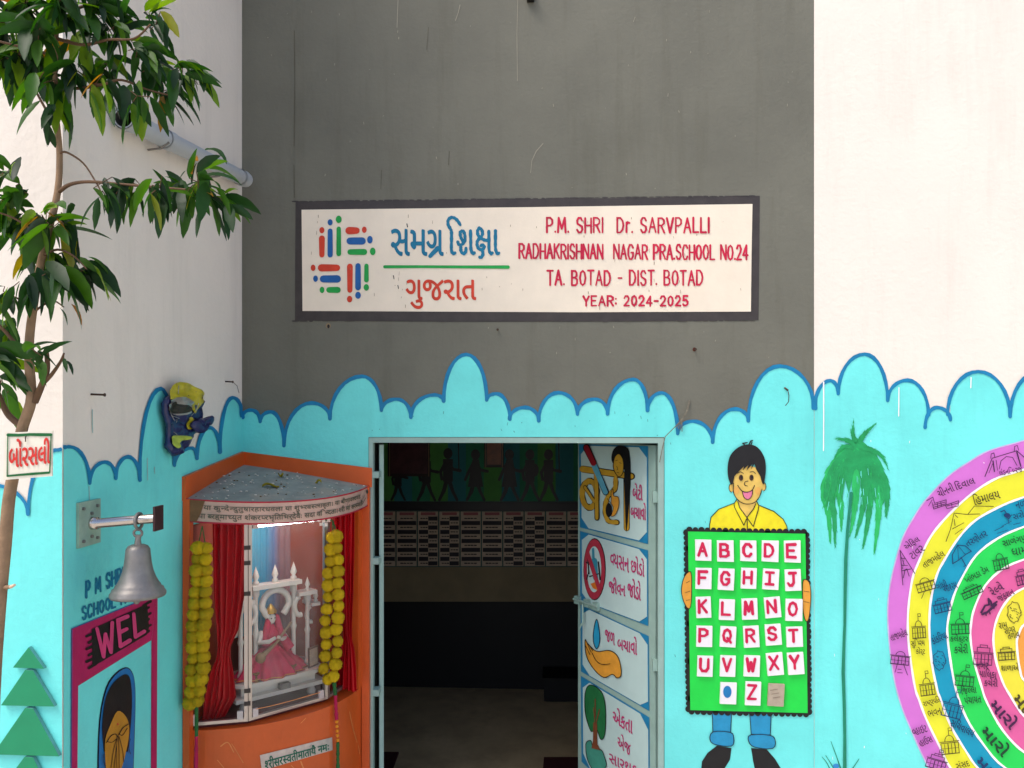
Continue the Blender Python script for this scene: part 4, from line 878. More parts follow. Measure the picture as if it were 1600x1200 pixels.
curtain('narrow red satin curtain in the shrine beside the doorway', -.125, [(800,520,557),(850,521,557),(920,526,555),(975,533,552),(995,535,552),(1010,533,556),(1040,528,559),(1078,526,560)], 4, .05)
# pleated backdrop
b = MB(); e1 = Vector((math.sqrt(.5), math.sqrt(.5), 0)); e2 = Vector((-math.sqrt(.5), math.sqrt(.5), 0)); O = Vector((XL, 0, 0))
def tp(a, d_, z): return O+Vector((.7071, -.7071, 0))*d_+e1*a+Vector((0, 0, z))
def bdmat():
    m = mat('pleated blue and mauve backdrop', (110, 180, 200), .6, .08, 6)
    t = m.node_tree; N, L = t.nodes, t.links; tc = N.new('ShaderNodeTexCoord'); sx = N.new('ShaderNodeSeparateXYZ'); L.new(tc.outputs['Generated'], sx.inputs[0])
    cr = N.new('ShaderNodeValToRGB'); L.new(sx.outputs[0], cr.inputs[0])
    for i, (p, c) in enumerate(((0,(130,206,220)), (.6,(60,164,200)), (.74,(104,130,176)), (.84,(150,108,112)))):
        el_ = cr.color_ramp.elements[i] if i < 2 else cr.color_ramp.elements.new(p)
        el_.position = p; el_.color = (*lin(c), 1)
    L.new(cr.outputs[0], N['Principled BSDF'].inputs['Base Color']); return m
b.grid(lambda i, j: tp(-.155+.31*i, .165+.007*abs(math.sin(i*34)), ZFl+.25+(.56)*j), 120, 3, bdmat())
o = b.build('pleated_backdrop', thing=('pleated blue and mauve backdrop cloth behind the small marble temple', 'curtain'))
o.modifiers.new('thickness', 'SOLIDIFY').thickness = .002

# small tube lamp glowing under the canopy
LT = bpy.data.materials.new('lit tube'); LT.use_nodes = True; lb_ = LT.node_tree.nodes['Principled BSDF']
lb_.inputs['Base Color'].default_value = (.9, .92, .92, 1); lb_.inputs['Emission Color'].default_value = (.86, .95, 1, 1); lb_.inputs['Emission Strength'].default_value = 24
ta, tb_ = sp(.475, 27, ZTop-.012), sp(.46, 60, ZTop-.012)
TLP = thing('tube_lamp', ta, 'short white tube lamp glowing under the canopy inside the shrine', 'lamp')
b = MB(); b.tube([ta, tb_], .008, LT, 12); b.build('tube', TLP)
b = MB(); dd = (tb_-ta).normalized(); b.tube([ta-dd*.02, ta], .0105, TW, 12); b.tube([tb_, tb_+dd*.02], .0105, TW, 12); b.box((-.006,-.006,.008), (.006,.006,.05), TW, at=ta.lerp(tb_, .5)); b.build('holder', TLP)

# marble temple
TM = thing('marble_temple', tp(0, .28, ZFl), 'small carved white marble temple with arches inside the shrine', 'temple')
Rt = Matrix((( e1.x, e2.x, 0), (e1.y, e2.y, 0), (0, 0, 1)))
def tbox(mb, a0, a1, d0, d1, z0, z1, m=MARBLE):   # a along the front, d = distance from the corner along the diagonal
    mb.prism([tp(a0, d0, z0), tp(a0, d1, z0), tp(a1, d1, z0), tp(a1, d0, z0)], (0, 0, z1-z0), m)
zt = H-1.10
b = MB()
for a, d_ in ((-.15,.37),(.15,.37),(-.13,.22),(.13,.22)): b.lathe([(.0,0),(.016,0),(.02,.012),(.013,.03),(.017,.046)], tp(a, d_, ZFl+.005), MARBLE, 14)
tbox(b, -.2, .2, .2, .41, ZFl+.05, ZFl+.066); tbox(b, -.165, .165, .2, .375, ZFl+.066, zt-.016)
b.prism([tp(-.205,.2,zt-.016), tp(-.205,.37,zt-.016), tp(-.15,.415,zt-.016), tp(.15,.415,zt-.016), tp(.205,.37,zt-.016), tp(.205,.2,zt-.016)], (0,0,.016), MARBLE); b.build('pedestal', TM)
zb1, zb2, zb3 = H-.735, H-.79, H-.845
colp = lambda h: [(0,0),(.014,0),(.014,.02),(.009,.03),(.009,h*.45),(.013,h*.5),(.009,h*.55),(.009,h-.04),(.015,h-.025),(.015,h),(0,h)]
for a, top in ((-.085,zb1),(.085,zb1),(-.15,zb2),(.15,zb2)):
    b = MB(); b.lathe(colp(top-zt), tp(a, .335, zt), MARBLE, 16); b.build('column', TM)
b = MB(); tbox(b, -.11, .11, .31, .365, zb1, zb1+.018); tbox(b, -.185, -.1, .30, .36, zb2, zb2+.016); tbox(b, .1, .185, .30, .36, zb2, zb2+.016)
tbox(b, -.205, -.165, .26, .35, zb3, zb3+.014); tbox(b, .165, .205, .26, .35, zb3, zb3+.014); b.build('beam', TM)
b = MB()
b.tube([tp(.06*math.sin(R(k))*(1.0 if abs(k) < 110 else .92), .34, zb1-.075+.06*math.cos(R(k))) for k in range(-140, 141, 14)], .0135, MARBLE, 12)
for s_ in (-1, 1):
    b.tube([tp(s_*(.115+.028*math.cos(R(k))), .338, zb2-.045+.04*math.sin(R(k))) for k in range(100, 290, 14)], .0115, MARBLE, 8)
    b.tube([tp(s_*(.175+.02*math.cos(R(k))), .32, zb3-.04+.034*math.sin(R(k))) for k in range(100, 290, 14)], .0095, MARBLE, 8)
b.build('arch', TM)
for a, z in ((-.085,zb1+.018),(.085,zb1+.018),(-.15,zb2+.016),(.15,zb2+.016),(0,zb1+.018),(.19,zb3+.014),(-.19,zb3+.014)):
    b = MB(); k = 1.1 if z > zb1 else .85; b.lathe([(0,0),(.011*k,0),(.012*k,.01*k),(.006*k,.016*k),(.013*k,.03*k),(.008*k,.046*k),(.003*k,.06*k),(0,.07*k)], tp(a, .335, z), MARBLE, 14); b.build('finial', TM)
# seated figure
ST = thing('goddess_statue', tp(-.02, .31, zt), 'seated white statue draped in a pink red sari inside the marble temple', 'statue')
SAR = mat('pink red sari', (196, 30, 72), .45, .12, 20, .1, bscale=40); GOLD = mat('gold trim', (206, 160, 70), .35, .1, 30, metal=.7)
b = MB()
def skirt(s, t):
    a = 2*math.pi*s; w = .118*(1-t)**.8+.036; fl = 1+.11*math.sin(a*15+t*2)*(1-t)**.6+.03*math.sin(a*4+1)
    return tp(-.02+w*fl*math.cos(a), .335+.6*w*fl*math.sin(a)*-1, zt+.004+.115*t)
b.grid(skirt, 90, 16, SAR); b.tube([skirt(i/60, .03)+Vector((0,0,.001)) for i in range(61)], .002, GOLD, 6, False); b.tube([tp(-.05,.35,zt+.13), tp(-.045,.352,zt+.19), tp(-.02,.33,zt+.262), tp(.01,.325,zt+.235), tp(.018,.345,zt+.17), tp(.05,.37,zt+.10)], [.018,.015,.012,.013,.016,.022], SAR, 12); b.build('sari', ST)
b = MB()
b.tube([tp(-.02,.335,zt+.10), tp(-.02,.335,zt+.14), tp(-.02,.337,zt+.175), tp(-.02,.337,zt+.195), tp(-.02,.337,zt+.21)], [.036,.028,.038,.02,.013], SAR, 14)
for s_ in (-1, 1): b.tube([tp(-.02+s_*.037,.337,zt+.183), tp(-.02+s_*.06,.355,zt+.145), tp(-.02+s_*.03,.385,zt+.15), tp(-.02+s_*.005,.395,zt+.165)], [.013,.011,.009,.007], MARBLE, 10)
b.ball(tp(-.02,.34,zt+.235), .022, MARBLE, 14, (.9,.9,1.2)); b.ball(tp(-.02,.333,zt+.243), .024, mat('statue hair', (40, 30, 28), .5), 14, (.95,.95,1.1)); b.lathe([(.024,0),(.026,.008),(.016,.02),(.006,.036),(0,.04)], tp(-.02,.337,zt+.256), GOLD, 14)
for s_ in (-1, 1): b.ball(tp(-.02+s_*.008,.361,zt+.238), .003, mat('statue hair', (40, 30, 28), .5), 8)
b.build('body', ST)
b = MB(); b.tube([tp(-.075,.37,zt+.09), tp(-.02,.395,zt+.145), tp(.05,.385,zt+.215)], [.012,.006,.005], mat('veena wood', (150, 120, 84), .5), 10); b.ball(tp(-.08,.37,zt+.085), .022, mat('veena wood', (150, 120, 84), .5), 12); b.build('veena', ST)
# small offerings on the pedestal
BR = mat('aged brass', (150, 112, 62), .35, .12, 30, metal=.9)
LAMP = [(0,0),(.014,0),(.015,.003),(.005,.008),(.004,.024),(.012,.03),(.014,.036),(.009,.036),(0,.032)]
for a, d_, lab in ((-.11,.395,'small brass oil lamp left of the silver bell on the marble pedestal'), (.055,.395,'small brass oil lamp right of the silver bell on the marble pedestal')):
    b = MB(); b.lathe(LAMP, tp(a, d_, zt), BR, 16); b.build('oil_lamp', thing=(lab, 'lamp', 'oil lamps on the pedestal'))
b = MB(); b.lathe([(0,.044),(.003,.044),(.004,.028),(.009,.026),(.011,.016),(.018,.003),(.019,0),(.0,.001)], tp(-.03, .40, zt), CHROME, 18); b.build('hand_bell', thing=('small shiny silver hand bell standing on the marble pedestal', 'bell'))
b = MB(); b.prism([tp(.13,.385,zt), tp(.19,.36,zt), tp(.19,.357,zt+.085), tp(.13,.382,zt+.085)], e2*.006, mat('dark picture frame', (110, 72, 52), .5)); fo = b.build('framed_picture', thing=('small brown framed picture leaning at right end of the marble pedestal', 'picture'))
b = MB(); b.prism([tp(.137,.3825,zt+.008), tp(.183,.3635,zt+.008), tp(.183,.361,zt+.077), tp(.137,.380,zt+.077)], -e2*.001-e2*.002, mat('faded picture', (176, 150, 120), .5, .25, 40)); b.build('picture_face', fo)
b = MB(); tbox(b, -.01, .035, .385, .41, ZFl+.066, ZFl+.088, mat('grey matchbox', (120, 116, 108), .6, .3, 60)); b.build('small_box', thing=('small grey box on the lower marble step of the temple', 'box'))

# marigold garlands
MG = mat('yellow marigold', (238, 196, 6), .75, .22, 60, .9, bscale=240)
def vary(m):
    t = m.node_tree; N, L = t.nodes, t.links; b_ = N['Principled BSDF']; src = b_.inputs['Base Color'].links[0].from_socket
    oi = N.new('ShaderNodeObjectInfo'); mr = N.new('ShaderNodeMapRange'); mr.inputs[3].default_value = .74; mr.inputs[4].default_value = 1.12; L.new(oi.outputs['Random'], mr.inputs[0])
    hs = N.new('ShaderNodeHueSaturation'); L.new(src, hs.inputs['Color']); L.new(mr.outputs[0], hs.inputs['Value']); L.new(hs.outputs[0], b_.inputs['Base Color'])
vary(MG)
def flower_mesh(k):
    rr = random.Random(k); b = MB()
    b.ball((0,0,0), 1, MG, 28, fn=lambda d: 1+.13*noise.noise(d*4+Vector((k*7,0,0)))+.16*noise.noise(d*9+Vector((0,k*3,0))))
    for i in range(110):
        d_ = Vector((rr.gauss(0,1), rr.gauss(0,1), rr.gauss(0,1))).normalized(); u_ = d_.orthogonal().normalized(); u_ = Matrix.Rotation(rr.uniform(0,6.28), 3, d_) @ u_; w_ = d_.cross(u_)
        c = d_*.93; h = rr.uniform(.16,.30); b.add([c-u_*h, c+w_*.13+d_*rr.uniform(.1,.26), c+u_*h, c-w_*.08+d_*rr.uniform(.05,.2)], [(0,1,2,3)], MG)
    me = b.build('flower'); d0 = me.data; bpy.data.objects.remove(me)
    # recentre
    lo = min(v.co.z for v in d0.vertices); hi = max(v.co.z for v in d0.vertices)
    for v in d0.vertices: v.co.z -= (lo+hi)/2
    return d0
FM = [flower_mesh(k) for k in range(4)]
GREENT = mat('green thread', (40, 96, 44), .8, .2, 40, .3); MAGT = mat('magenta thread', (178, 14, 70), .7, .2, 40, .3); ORB = mat('orange bead', (226, 140, 22), .4)
def garland(label, y, strands, tassel, hook):
    pl = Plane((0, y, 0), (0, -1, 0)); t = thing('marigold_garland', pl.pt(*tassel[-1]), label, 'garland', 'marigold garlands on the shrine')
    for (pts, n) in strands:
        cur = smooth(pts, 8); cl = [0]
        for a_, b_ in zip(cur, cur[1:]): cl.append(cl[-1]+math.dist(a_, b_))
        for i in range(n):
            k = i/(n-1)*cl[-1]; j = max(x for x in range(len(cl)-1) if cl[x] <= k or x == 0); w = (k-cl[j])/(cl[j+1]-cl[j])
            u, v = cur[j][0]*(1-w)+cur[j+1][0]*w+rng.uniform(-1.7, 1.7), cur[j][1]*(1-w)+cur[j+1][1]*w
            p = pl.pt(u, v)+Vector((0, rng.uniform(-.006, .006), 0))
            o = bpy.data.objects.new('flower', rng.choice(FM)); C.objects.link(o); o.parent = t; o.location = p-t.location
            s_ = rng.uniform(.0222, .0276); o.scale = (s_, s_, s_*.93); o.rotation_euler = (rng.uniform(0,6), rng.uniform(0,6), rng.uniform(0,6))
    b = MB(); b.tube([pl.pt(*hook)]+[pl.pt(*p) for p in (strands[0][0][0], strands[1][0][0])][:1], .002, GREENT, 6)
    b.tube([pl.pt(*hook), pl.pt(*strands[1][0][0])], .002, GREENT, 6)
    for pts, n in strands: b.tube([pl.pt(*p) for p in pts], .002, GREENT, 6)
    b.build('thread', t)
    b = MB(); P = [pl.pt(*p) for p in tassel]; n = len(P)
    for i in range(n-1):
        m = (GREENT, MAGT, ORB, GREENT, MAGT)[i % 5]; q = P[i]; e = P[i+1]
        if m is ORB:
            for j in range(5): b.ball(q.lerp(e, (j+.5)/5), .0075, ORB, 10)
        else:
            K = 9; b.tube([q.lerp(e, j/K) for j in range(K+1)], [.0055+.0035*rng.random() for _ in range(K+1)], m, 8)
    b.build('tassel', t)
garland('longer yellow marigold garland on the shrine, hanging nearest to the bell', -.605, [([(309,856),(306,930),(302,1010),(300,1065),(299,1098)],15), ([(322,857),(321,920),(317,1000),(315,1060),(310,1094)],15)], [(307,1102),(307,1150),(306,1210),(306,1240)], (316, 822))
garland('shorter yellow marigold garland on the shrine, hanging nearest to the doorway', -.262, [([(519,840),(514,900),(509,990),(508,1045),(511,1062)],13), ([(526,838),(528,900),(526,990),(526,1030),(522,1056)],13)], [(522,1066),(524,1086),(526,1124),(528,1160),(528,1200),(527,1240)], (520, 815))
b = MB(); ph = Plane((0, -.26, 0), (0, -1, 0))
for dx_, dy_ in ((-18,-4),(-14,3),(-10,-2),(-6,4),(-2,-3)): b.box((-.006,-.004,-.006), (.006,.004,.006), mat('white paper scrap', (226, 222, 214), .7), at=ph.pt(516+dx_, 816+dy_))
b.tube([ph.pt(505,812), ph.pt(520,814), ph.pt(524,826)], .003, GREENT, 6); b.build('hook_bracket', thing=('small white clips and green wire at the shrine canopy right end', 'hook'))
# dry leaves on the canopy
DRY = mat('dry yellow leaf', (150, 134, 30), .8, .3, 30)
for (a, r, sz, rz, lab) in ((38,.40,.034,.6,'largest dry yellow leaf curled on the middle of the shrine canopy'), (58,.27,.022,1.8,'dry leaf scrap near the back wall on the shrine canopy'), (70,.42,.016,2.8,'tiny dry leaf scrap near the right end of the shrine canopy')):
    b = MB(); p = sp(r, a, za+(zs(a)-za)*(r/Rr)**1.15+.005)
    b.grid(lambda i, j: p+Matrix.Rotation(rz, 3, 'Z') @ Vector(((i-.5)*sz*2, (j-.5)*sz*math.sin(math.pi*min(max(i,.05),.95)), .008*math.sin(i*5)+.014*(j-.5)**2*4*.6)), 8, 4, DRY)
    o = b.build('dry_leaf', thing=(lab, 'leaf', 'dry leaves on the shrine canopy')); o.modifiers.new('thickness', 'SOLIDIFY').thickness = .001

# ------------------------------------------------------------------ bell on its bracket
yb = SIDE.pt(137, 818).y; BP = Plane((0, yb, 0), (0, -1, 0))
BK = thing('bell_bracket', SIDE.pt(135, 850), 'polished steel rod on a stained square wall plate holding the bell', 'bracket')
PLT = mat('stained plate', (150, 176, 158), .55, .2, 14, .1, stain=.4, stcol=(120, 128, 84))
b = MB(); b.prism([SIDE.pt(118,786,.002), SIDE.pt(152,779,.002), SIDE.pt(152,847,.002), SIDE.pt(118,857,.002)], (.009, 0, 0), PLT); pl_ = b.build('wall_plate', BK)
b = MB()
for u, v in ((124,795),(146,790),(124,846),(146,840),(137,802),(137,838)): p = SIDE.pt(u, v, .011); b.tube([p, p+Vector((.006,0,0))], .005, BELLM, 8)
b.build('bolt', pl_)
r0 = SIDE.pt(138, 817.5); r1 = BP.pt(247, 809.5); rr_ = 7.6*(D+yb)/F
b = MB(); b.tube([r0+Vector((.011,0,0)), r0+Vector((.03,0,0)), r0+Vector((.031,0,0)), r1], [rr_*1.35, rr_*1.3, rr_, rr_], CHROME, 24); b.build('rod', BK)
b = MB(); b.box((-.003,-.026,-.037), (.004,.026,.037), mat('dark red end plate', (58, 30, 34), .4), at=r1); b.build('end_plate', BK)
bc = BP.pt(215.5, 880); pz = lambda v: BP.pt(215.5, v).z; px_ = (D+yb)/F
BL = thing('brass_bell', (bc.x, bc.y, pz(935)), 'large grey metal bell hanging from the steel wall rod', 'bell')
prof = [(0,850),(9,850.5),(15,853),(18.2,858),(19.2,868),(20.5,880),(23,892),(27,903),(31.5,911),(34,914),(34.5,917),(38.5,919.5),(39,922),(42,926),(42.2,929),(41,931.5),(39,932),(36,928),(28,915),(22,900),(18,880),(15,862),(0,856)]
b = MB(); b.lathe([(r*px_, pz(v)) for r, v in prof], (bc.x, bc.y, 0), BELLM, 56); b.build('body', BL)
b = MB(); b.tube([(bc.x, bc.y, pz(860)), (bc.x-.003, bc.y, pz(928))], .004, BELLM, 8); b.ball((bc.x-.004, bc.y, pz(938)), .0105, BELLM, 14, (1,1,1.2)); b.build('clapper', BL)
b = MB(); cr_ = BP.pt(217, 812)
b.tube([cr_+Vector((.002*math.sin(R(k)), .0155*math.sin(R(k))*1.25, .0155*math.cos(R(k))*1.5-.004)) for k in range(0, 361, 20)], .0048, BELLM, 10, False)
b.tube([(bc.x+.002, bc.y, pz(836)), (bc.x, bc.y, pz(843)), (bc.x, bc.y, pz(852))], [.008, .0085, .011], BELLM, 12)
b.tube([Vector((bc.x, bc.y, pz(833)))+Vector((.013*math.sin(R(k)), 0, .011*math.cos(R(k)))) for k in range(0, 361, 24)], .004, BELLM, 8, False); b.build('hanger', BL)

# ------------------------------------------------------------------ drain pipe, nails, wires, foil packet on the walls
PV = mat('pale pvc pipe', (176, 180, 183), .4, .05, 10, stain=.22, stcol=(120, 120, 112))
PPL = Plane((XL+.05, 0, 0), (1, 0, 0)); pa, pb = PPL.pt(193, 184), PPL.pt(384, 281); pr = .032
DP = thing('drain_pipe', pb, 'pale grey plastic drain pipe sloping along the white side wall', 'pipe')
dirp = (pb-pa).normalized(); b = MB()
b.tube([pa, pb], pr, PV, 28, False); b.tube([pb, pa], pr*.88, mat('pipe bore', (60, 58, 56), .7), 28, False)
u_ = dirp.orthogonal().normalized(); w_ = dirp.cross(u_)
ringv = [pa+(u_*math.cos(a)+w_*math.sin(a))*r for r in (pr, pr*.88) for a in [2*math.pi*i/28 for i in range(28)]]
b.add(ringv, [(i, 28+i, 28+(i+1) % 28, (i+1) % 28) for i in range(28)], PV); b.tube([pa+dirp*.35, pa+dirp*.352], pr*.87, mat('pipe bore', (60, 58, 56), .7), 28); b.build('tube', DP)
b = MB()
for k in (.0, .26, .93):
    b = MB(); c = pa.lerp(pb, k); b.tube([c, c+dirp*.05], pr*1.10, PV, 28, False); b.tube([c+dirp*.05, c], pr*1.0, PV, 28, False); b.build('collar', DP)
b = MB()
for k in (.24, .72):
    c = pa.lerp(pb, k); b.tube([Vector((XL+.003, c.y, c.z-.045)), c+Vector((0,0,-.04)), c+Vector((.03,0,-.02))], .004, BELLM, 8)
b.build('clamp', DP)
RUST = mat('rusty nail', (74, 56, 46), .7, .3, 40, metal=.3)
def nail(pl, u, v, du, dv, lab, L=.03):
    b = MB(); p = pl.pt(u, v); q = p+pl.n*L+Vector((0, 0, -.002)); b.tube([p-pl.n*.005, q], .0032, RUST, 8); b.tube([q-pl.n*.003, q], .0055, RUST, 10); return b.build('nail', thing=(lab, 'nail', 'old nails in the walls'))
nail(SIDE, 142, 616, 0, 0, 'rusty nail in the white side wall above the bell bracket', .045); nail(SIDE, 352, 596, 0, 0, 'rusty nail in white side wall near the grey corner', .035)
nail(BACK, 778, 515, 0, 0, 'small nail under the middle of the name board', .02); nail(BACK, 1085, 546, 0, 0, 'rusty nail below the right end of the name board', .035)
b = MB(); p = BACK.pt(829, -3); b.box((-.016,-.03,-.02), (.016,.0,.02), mat('black clip', (20, 20, 18), .5), at=p); b.build('wall_clip', thing=('small black clip at the top of the grey wall', 'clip'))
b = MB(); TW_ = mat('frayed twine', (120, 114, 100), .9, .3, 60)
for i in range(4):
    j = lambda: rng.uniform(-1.6, 1.6)
    b.tube([BACK.pt(1078+j(), 626+j(), .004), BACK.pt(1072+j(), 642+j(), .016), BACK.pt(1064+j(), 656+j(), .02), BACK.pt(1056+i*3, 668+i*2, .012)], .0016, TW_, 6)
b.tube([BACK.pt(1066, 654, .01), BACK.pt(1055, 666, .012), BACK.pt(1039, 682, .01), BACK.pt(1034, 700, .02), BACK.pt(1030, 722, .015)], .0018, TW_, 6)
b.build('frayed_twine', thing=('frayed twine tied to the wall above the door frame corner', 'twine'))
b = MB(); b.tube([BACK.pt(1228, 608, 0), BACK.pt(1228, 610, .03), BACK.pt(1229, 618, .035), BACK.pt(1229, 628, .03), BACK.pt(1224, 634, .03)], .0018, RUST, 6); b.tube([BACK.pt(1226, 606, 0), BACK.pt(1229, 610, .02)], .004, RUST, 8)
b.build('wire_hook', thing=('bent wire hook on cyan wall above the painted boy', 'hook'))
b = MB(); b.tube([SIDE.pt(353, 597, .032), SIDE.pt(360, 603, .03), SIDE.pt(363, 614, .03)], .0012, RUST, 6); b.build('loose_wire', thing=('thin wire dangling from the nail near the grey corner', 'wire'))
# crumpled foil packet
PK = Plane((XL+.035, 0, 0), (1, 0, 0))
NAVY = mat('navy foil', (30, 34, 84), .3, .25, 20, .5, bscale=30, spec=.6); YEL = mat('yellow foil', (184, 170, 26), .35, .2, 20, .5, bscale=30, spec=.6)
GFO = mat('silver foil', (170, 166, 160), .3, .2, 20, .3, metal=.5)
class Crumple:
    def __init__(s, pl): s.pl = pl
    def pt(s, u, v, off=0):
        p = s.pl.pt(u, v); k = noise.noise(Vector((u*.06, v*.06, 3)))*.022+noise.noise(Vector((u*.17, v*.17, 9)))*.010
        return p+s.pl.n*(k+off)
CK = Crumple(PK)
def blob(mb, pts, m, lay):          # dense fan so the crumple shows
    P = smooth(pts, 4, True); cx = sum(p[0] for p in P)/len(P); cyy = sum(p[1] for p in P)/len(P); n = len(P); K = 6; o = lay*.0018
    vs = [CK.pt(cx+(x-cx)*k/K, cyy+(y-cyy)*k/K, o) for k in range(1, K+1) for x, y in P]+[CK.pt(cx, cyy, o)]
    fs = [(k*n+i, k*n+(i+1) % n, (k+1)*n+(i+1) % n, (k+1)*n+i) for k in range(K-1) for i in range(n)]+[(n*K, (i+1) % n, i) for i in range(n)]
    mb.add(vs, fs, m, True)
PKT = thing('foil_packet', PK.pt(290, 712), 'crumpled navy and yellow foil packet nailed to the side wall', 'packet')
b = MB(); blob(b, Z3((1045,330),(1040,420),(1075,560),(1062,630),(1095,690),(1125,680),(1160,655),(1220,600),(1232,545),(1265,520),(1270,430),(1275,350),(1250,290),(1150,300)), NAVY, 0)
blob(b, Z3((1190,500),(1215,460),(1265,455),(1300,442),(1303,480),(1280,500),(1270,528),(1225,530)), NAVY, 1)
o = b.build('bag', PKT); sm = o.modifiers.new('thickness', 'SOLIDIFY'); sm.thickness = .018; sm.offset = 1
b = MB(); blob(b, Z3((1058,335),(1065,265),(1105,228),(1180,238),(1240,275),(1268,315),(1245,385),(1205,425),(1180,350),(1120,318)), YEL, 2); blob(b, Z3((1165,520),(1170,470),(1195,445),(1210,470),(1200,515)), YEL, 3)
blob(b, Z3((1080,625),(1075,570),(1120,562),(1168,568),(1165,585),(1125,600),(1100,640)), paint('lime patch', (170, 186, 70)), 3); b.build('yellow_print', PKT)
b = MB(); blob(b, [(280+19.5*math.cos(a), 634.5+14.5*math.sin(a)) for a in [2*math.pi*i/10 for i in range(10)]], GFO, 3); blob(b, Z3((1060,375),(1095,350),(1115,365),(1150,372),(1170,385),(1160,415),(1110,425),(1070,410)), mat('dark print', (44, 44, 34), .5), 4.5)
for L in ([(1050,430),(1065,470),(1090,460),(1100,480)],[(1080,440),(1120,455)],[(1085,540),(1110,555)],[(1190,440),(1215,400),(1225,360)],[(1110,250),(1105,300)]):
    P = [CK.pt(*p, .008) for p in Z3(*L)]; b.tube(P, .0014, GFO, 6)
b.build('silver_print', PKT)

# ------------------------------------------------------------------ cut-out fir tree on the front wall
CT = thing('cutout_fir', FRONT.pt(45, 1200), 'green flat cut-out fir tree with thick tiers on the front wall', 'decoration')
FG = mat('cut-out green', (30, 140, 96), .5, .08, 10, .08); FE = mat('cut-out edge', (96, 160, 156), .6, .2, 30, .2)
FP = Plane((0, YF-.016, 0), (0, -1, 0))
for T in ([(122,685),(188,777),(55,772)], [(107,782),(140,784),(232,938),(4,933)], [(107,944),(140,946),(252,1150),(-30,1142)], [(105,1152),(140,1154),(262,1390),(-70,1385)]):
    b = MB(); P = [FP.pt(*p) for p in Z4(*T)]; b.prism(P[::-1], (0, .0125, 0), FG, FE)
    b.build('tier', CT)

# ------------------------------------------------------------------ sapling with its name plate
YT = -1.66
def tq(u, v, dy=0): return Plane((0, YT+dy, 0), (0, -1, 0)).pt(u, v)
TR = thing('sapling_tree', (tq(8, 1200).x, YT, 0), 'leafy young tree with thin brown trunk beside the white wall corner', 'tree')
BARK = mat('smooth brown bark', (146, 118, 90), .8, .22, 18, .5, bscale=70, stain=.4, stcol=(86, 62, 44)); TWIG = mat('dark twig', (100, 74, 52), .75, .2, 20, .3)
pxm = (D+YT)/F
b = MB()
tp_ = smooth([(-14,1500),(-14,1200),(-9,1050),(1,920),(8,850),(14,780),(25,720),(34,672),(48,630),(48,600),(46,570),(46,530),(52,480),(62,420),(76,360),(90,300),(93,240),(88,180),(86,130),(88,60),(92,0),(94,-60)], 4)
gr = tq(2, 1500); path = [Vector((tq(-14,1500).x, YT, 0))]+[tq(x, y) for x, y in tp_]
n = len(path); b.tube(path, [pxm*(9.2*(1-i/n)**.9+2.2) for i in range(n)], BARK, 14); b.build('trunk', TR)
def limb(pts, r0, r1, m=TWIG, dy=(0, 0)):
    b = MB(); P = smooth(pts, 5); n = len(P); b.tube([tq(x, y, dy[0]+(dy[1]-dy[0])*i/n) for i, (x, y) in enumerate(P)], [pxm*(r0+(r1-r0)*i/n) for i in range(n)], m, 8); b.build('limb', TR)
for P, r0, r1, dy in (([(54,628),(66,600),(74,575),(72,545)],6,3,(0,-.02)), ([(66,600),(80,586),(94,566),(100,552)],4,1.2,(0,-.03)), ([(38,668),(20,655),(8,640),(-10,600),(-30,560)],6,3.5,(0,.02)), ([(46,565),(30,545),(10,520),(-10,500)],4,2,(0,-.04)), ([(92,300),(110,288),(140,284),(190,288),(240,292),(290,296)],3.4,1.4,(0,-.1)),
    ([(92,240),(104,238),(130,255),(150,285),(158,300)],2,1,(0,-.05)), ([(88,130),(120,138),(160,132),(190,125),(230,140),(270,150)],3.2,1.2,(0,.03)), ([(88,60),(130,70),(170,62),(210,60),(235,38)],3,1.2,(0,-.05)), ([(88,90),(60,80),(20,70),(-20,60)],3,1.5,(0,-.05)), ([(90,20),(130,10),(170,-10)],3,1.5,(0,.03)),
    ([(88,200),(60,150),(40,110),(25,90)],2.5,1,(0,.05)), ([(70,385),(50,360),(20,340),(-10,330)],2.5,1,(0,-.04)), ([(66,400),(90,390),(115,400),(135,420)],2.4,1,(0,-.05)), ([(50,490),(80,470),(100,480)],2,.8,(0,.04)), ([(50,480),(25,465),(5,460)],2,.8,(0,-.04))): limb(P, r0, r1, dy=dy)
b = MB(); b.tube([tq(6, 918), tq(17, 917, -.02)], [.006, .004], BARK, 8); b.tube([tq(17,917,-.02), tq(23,914,-.03)], [.0045,.003], mat('cut twig end', (206, 176, 150), .7), 8); b.build('twig_stub', TR)
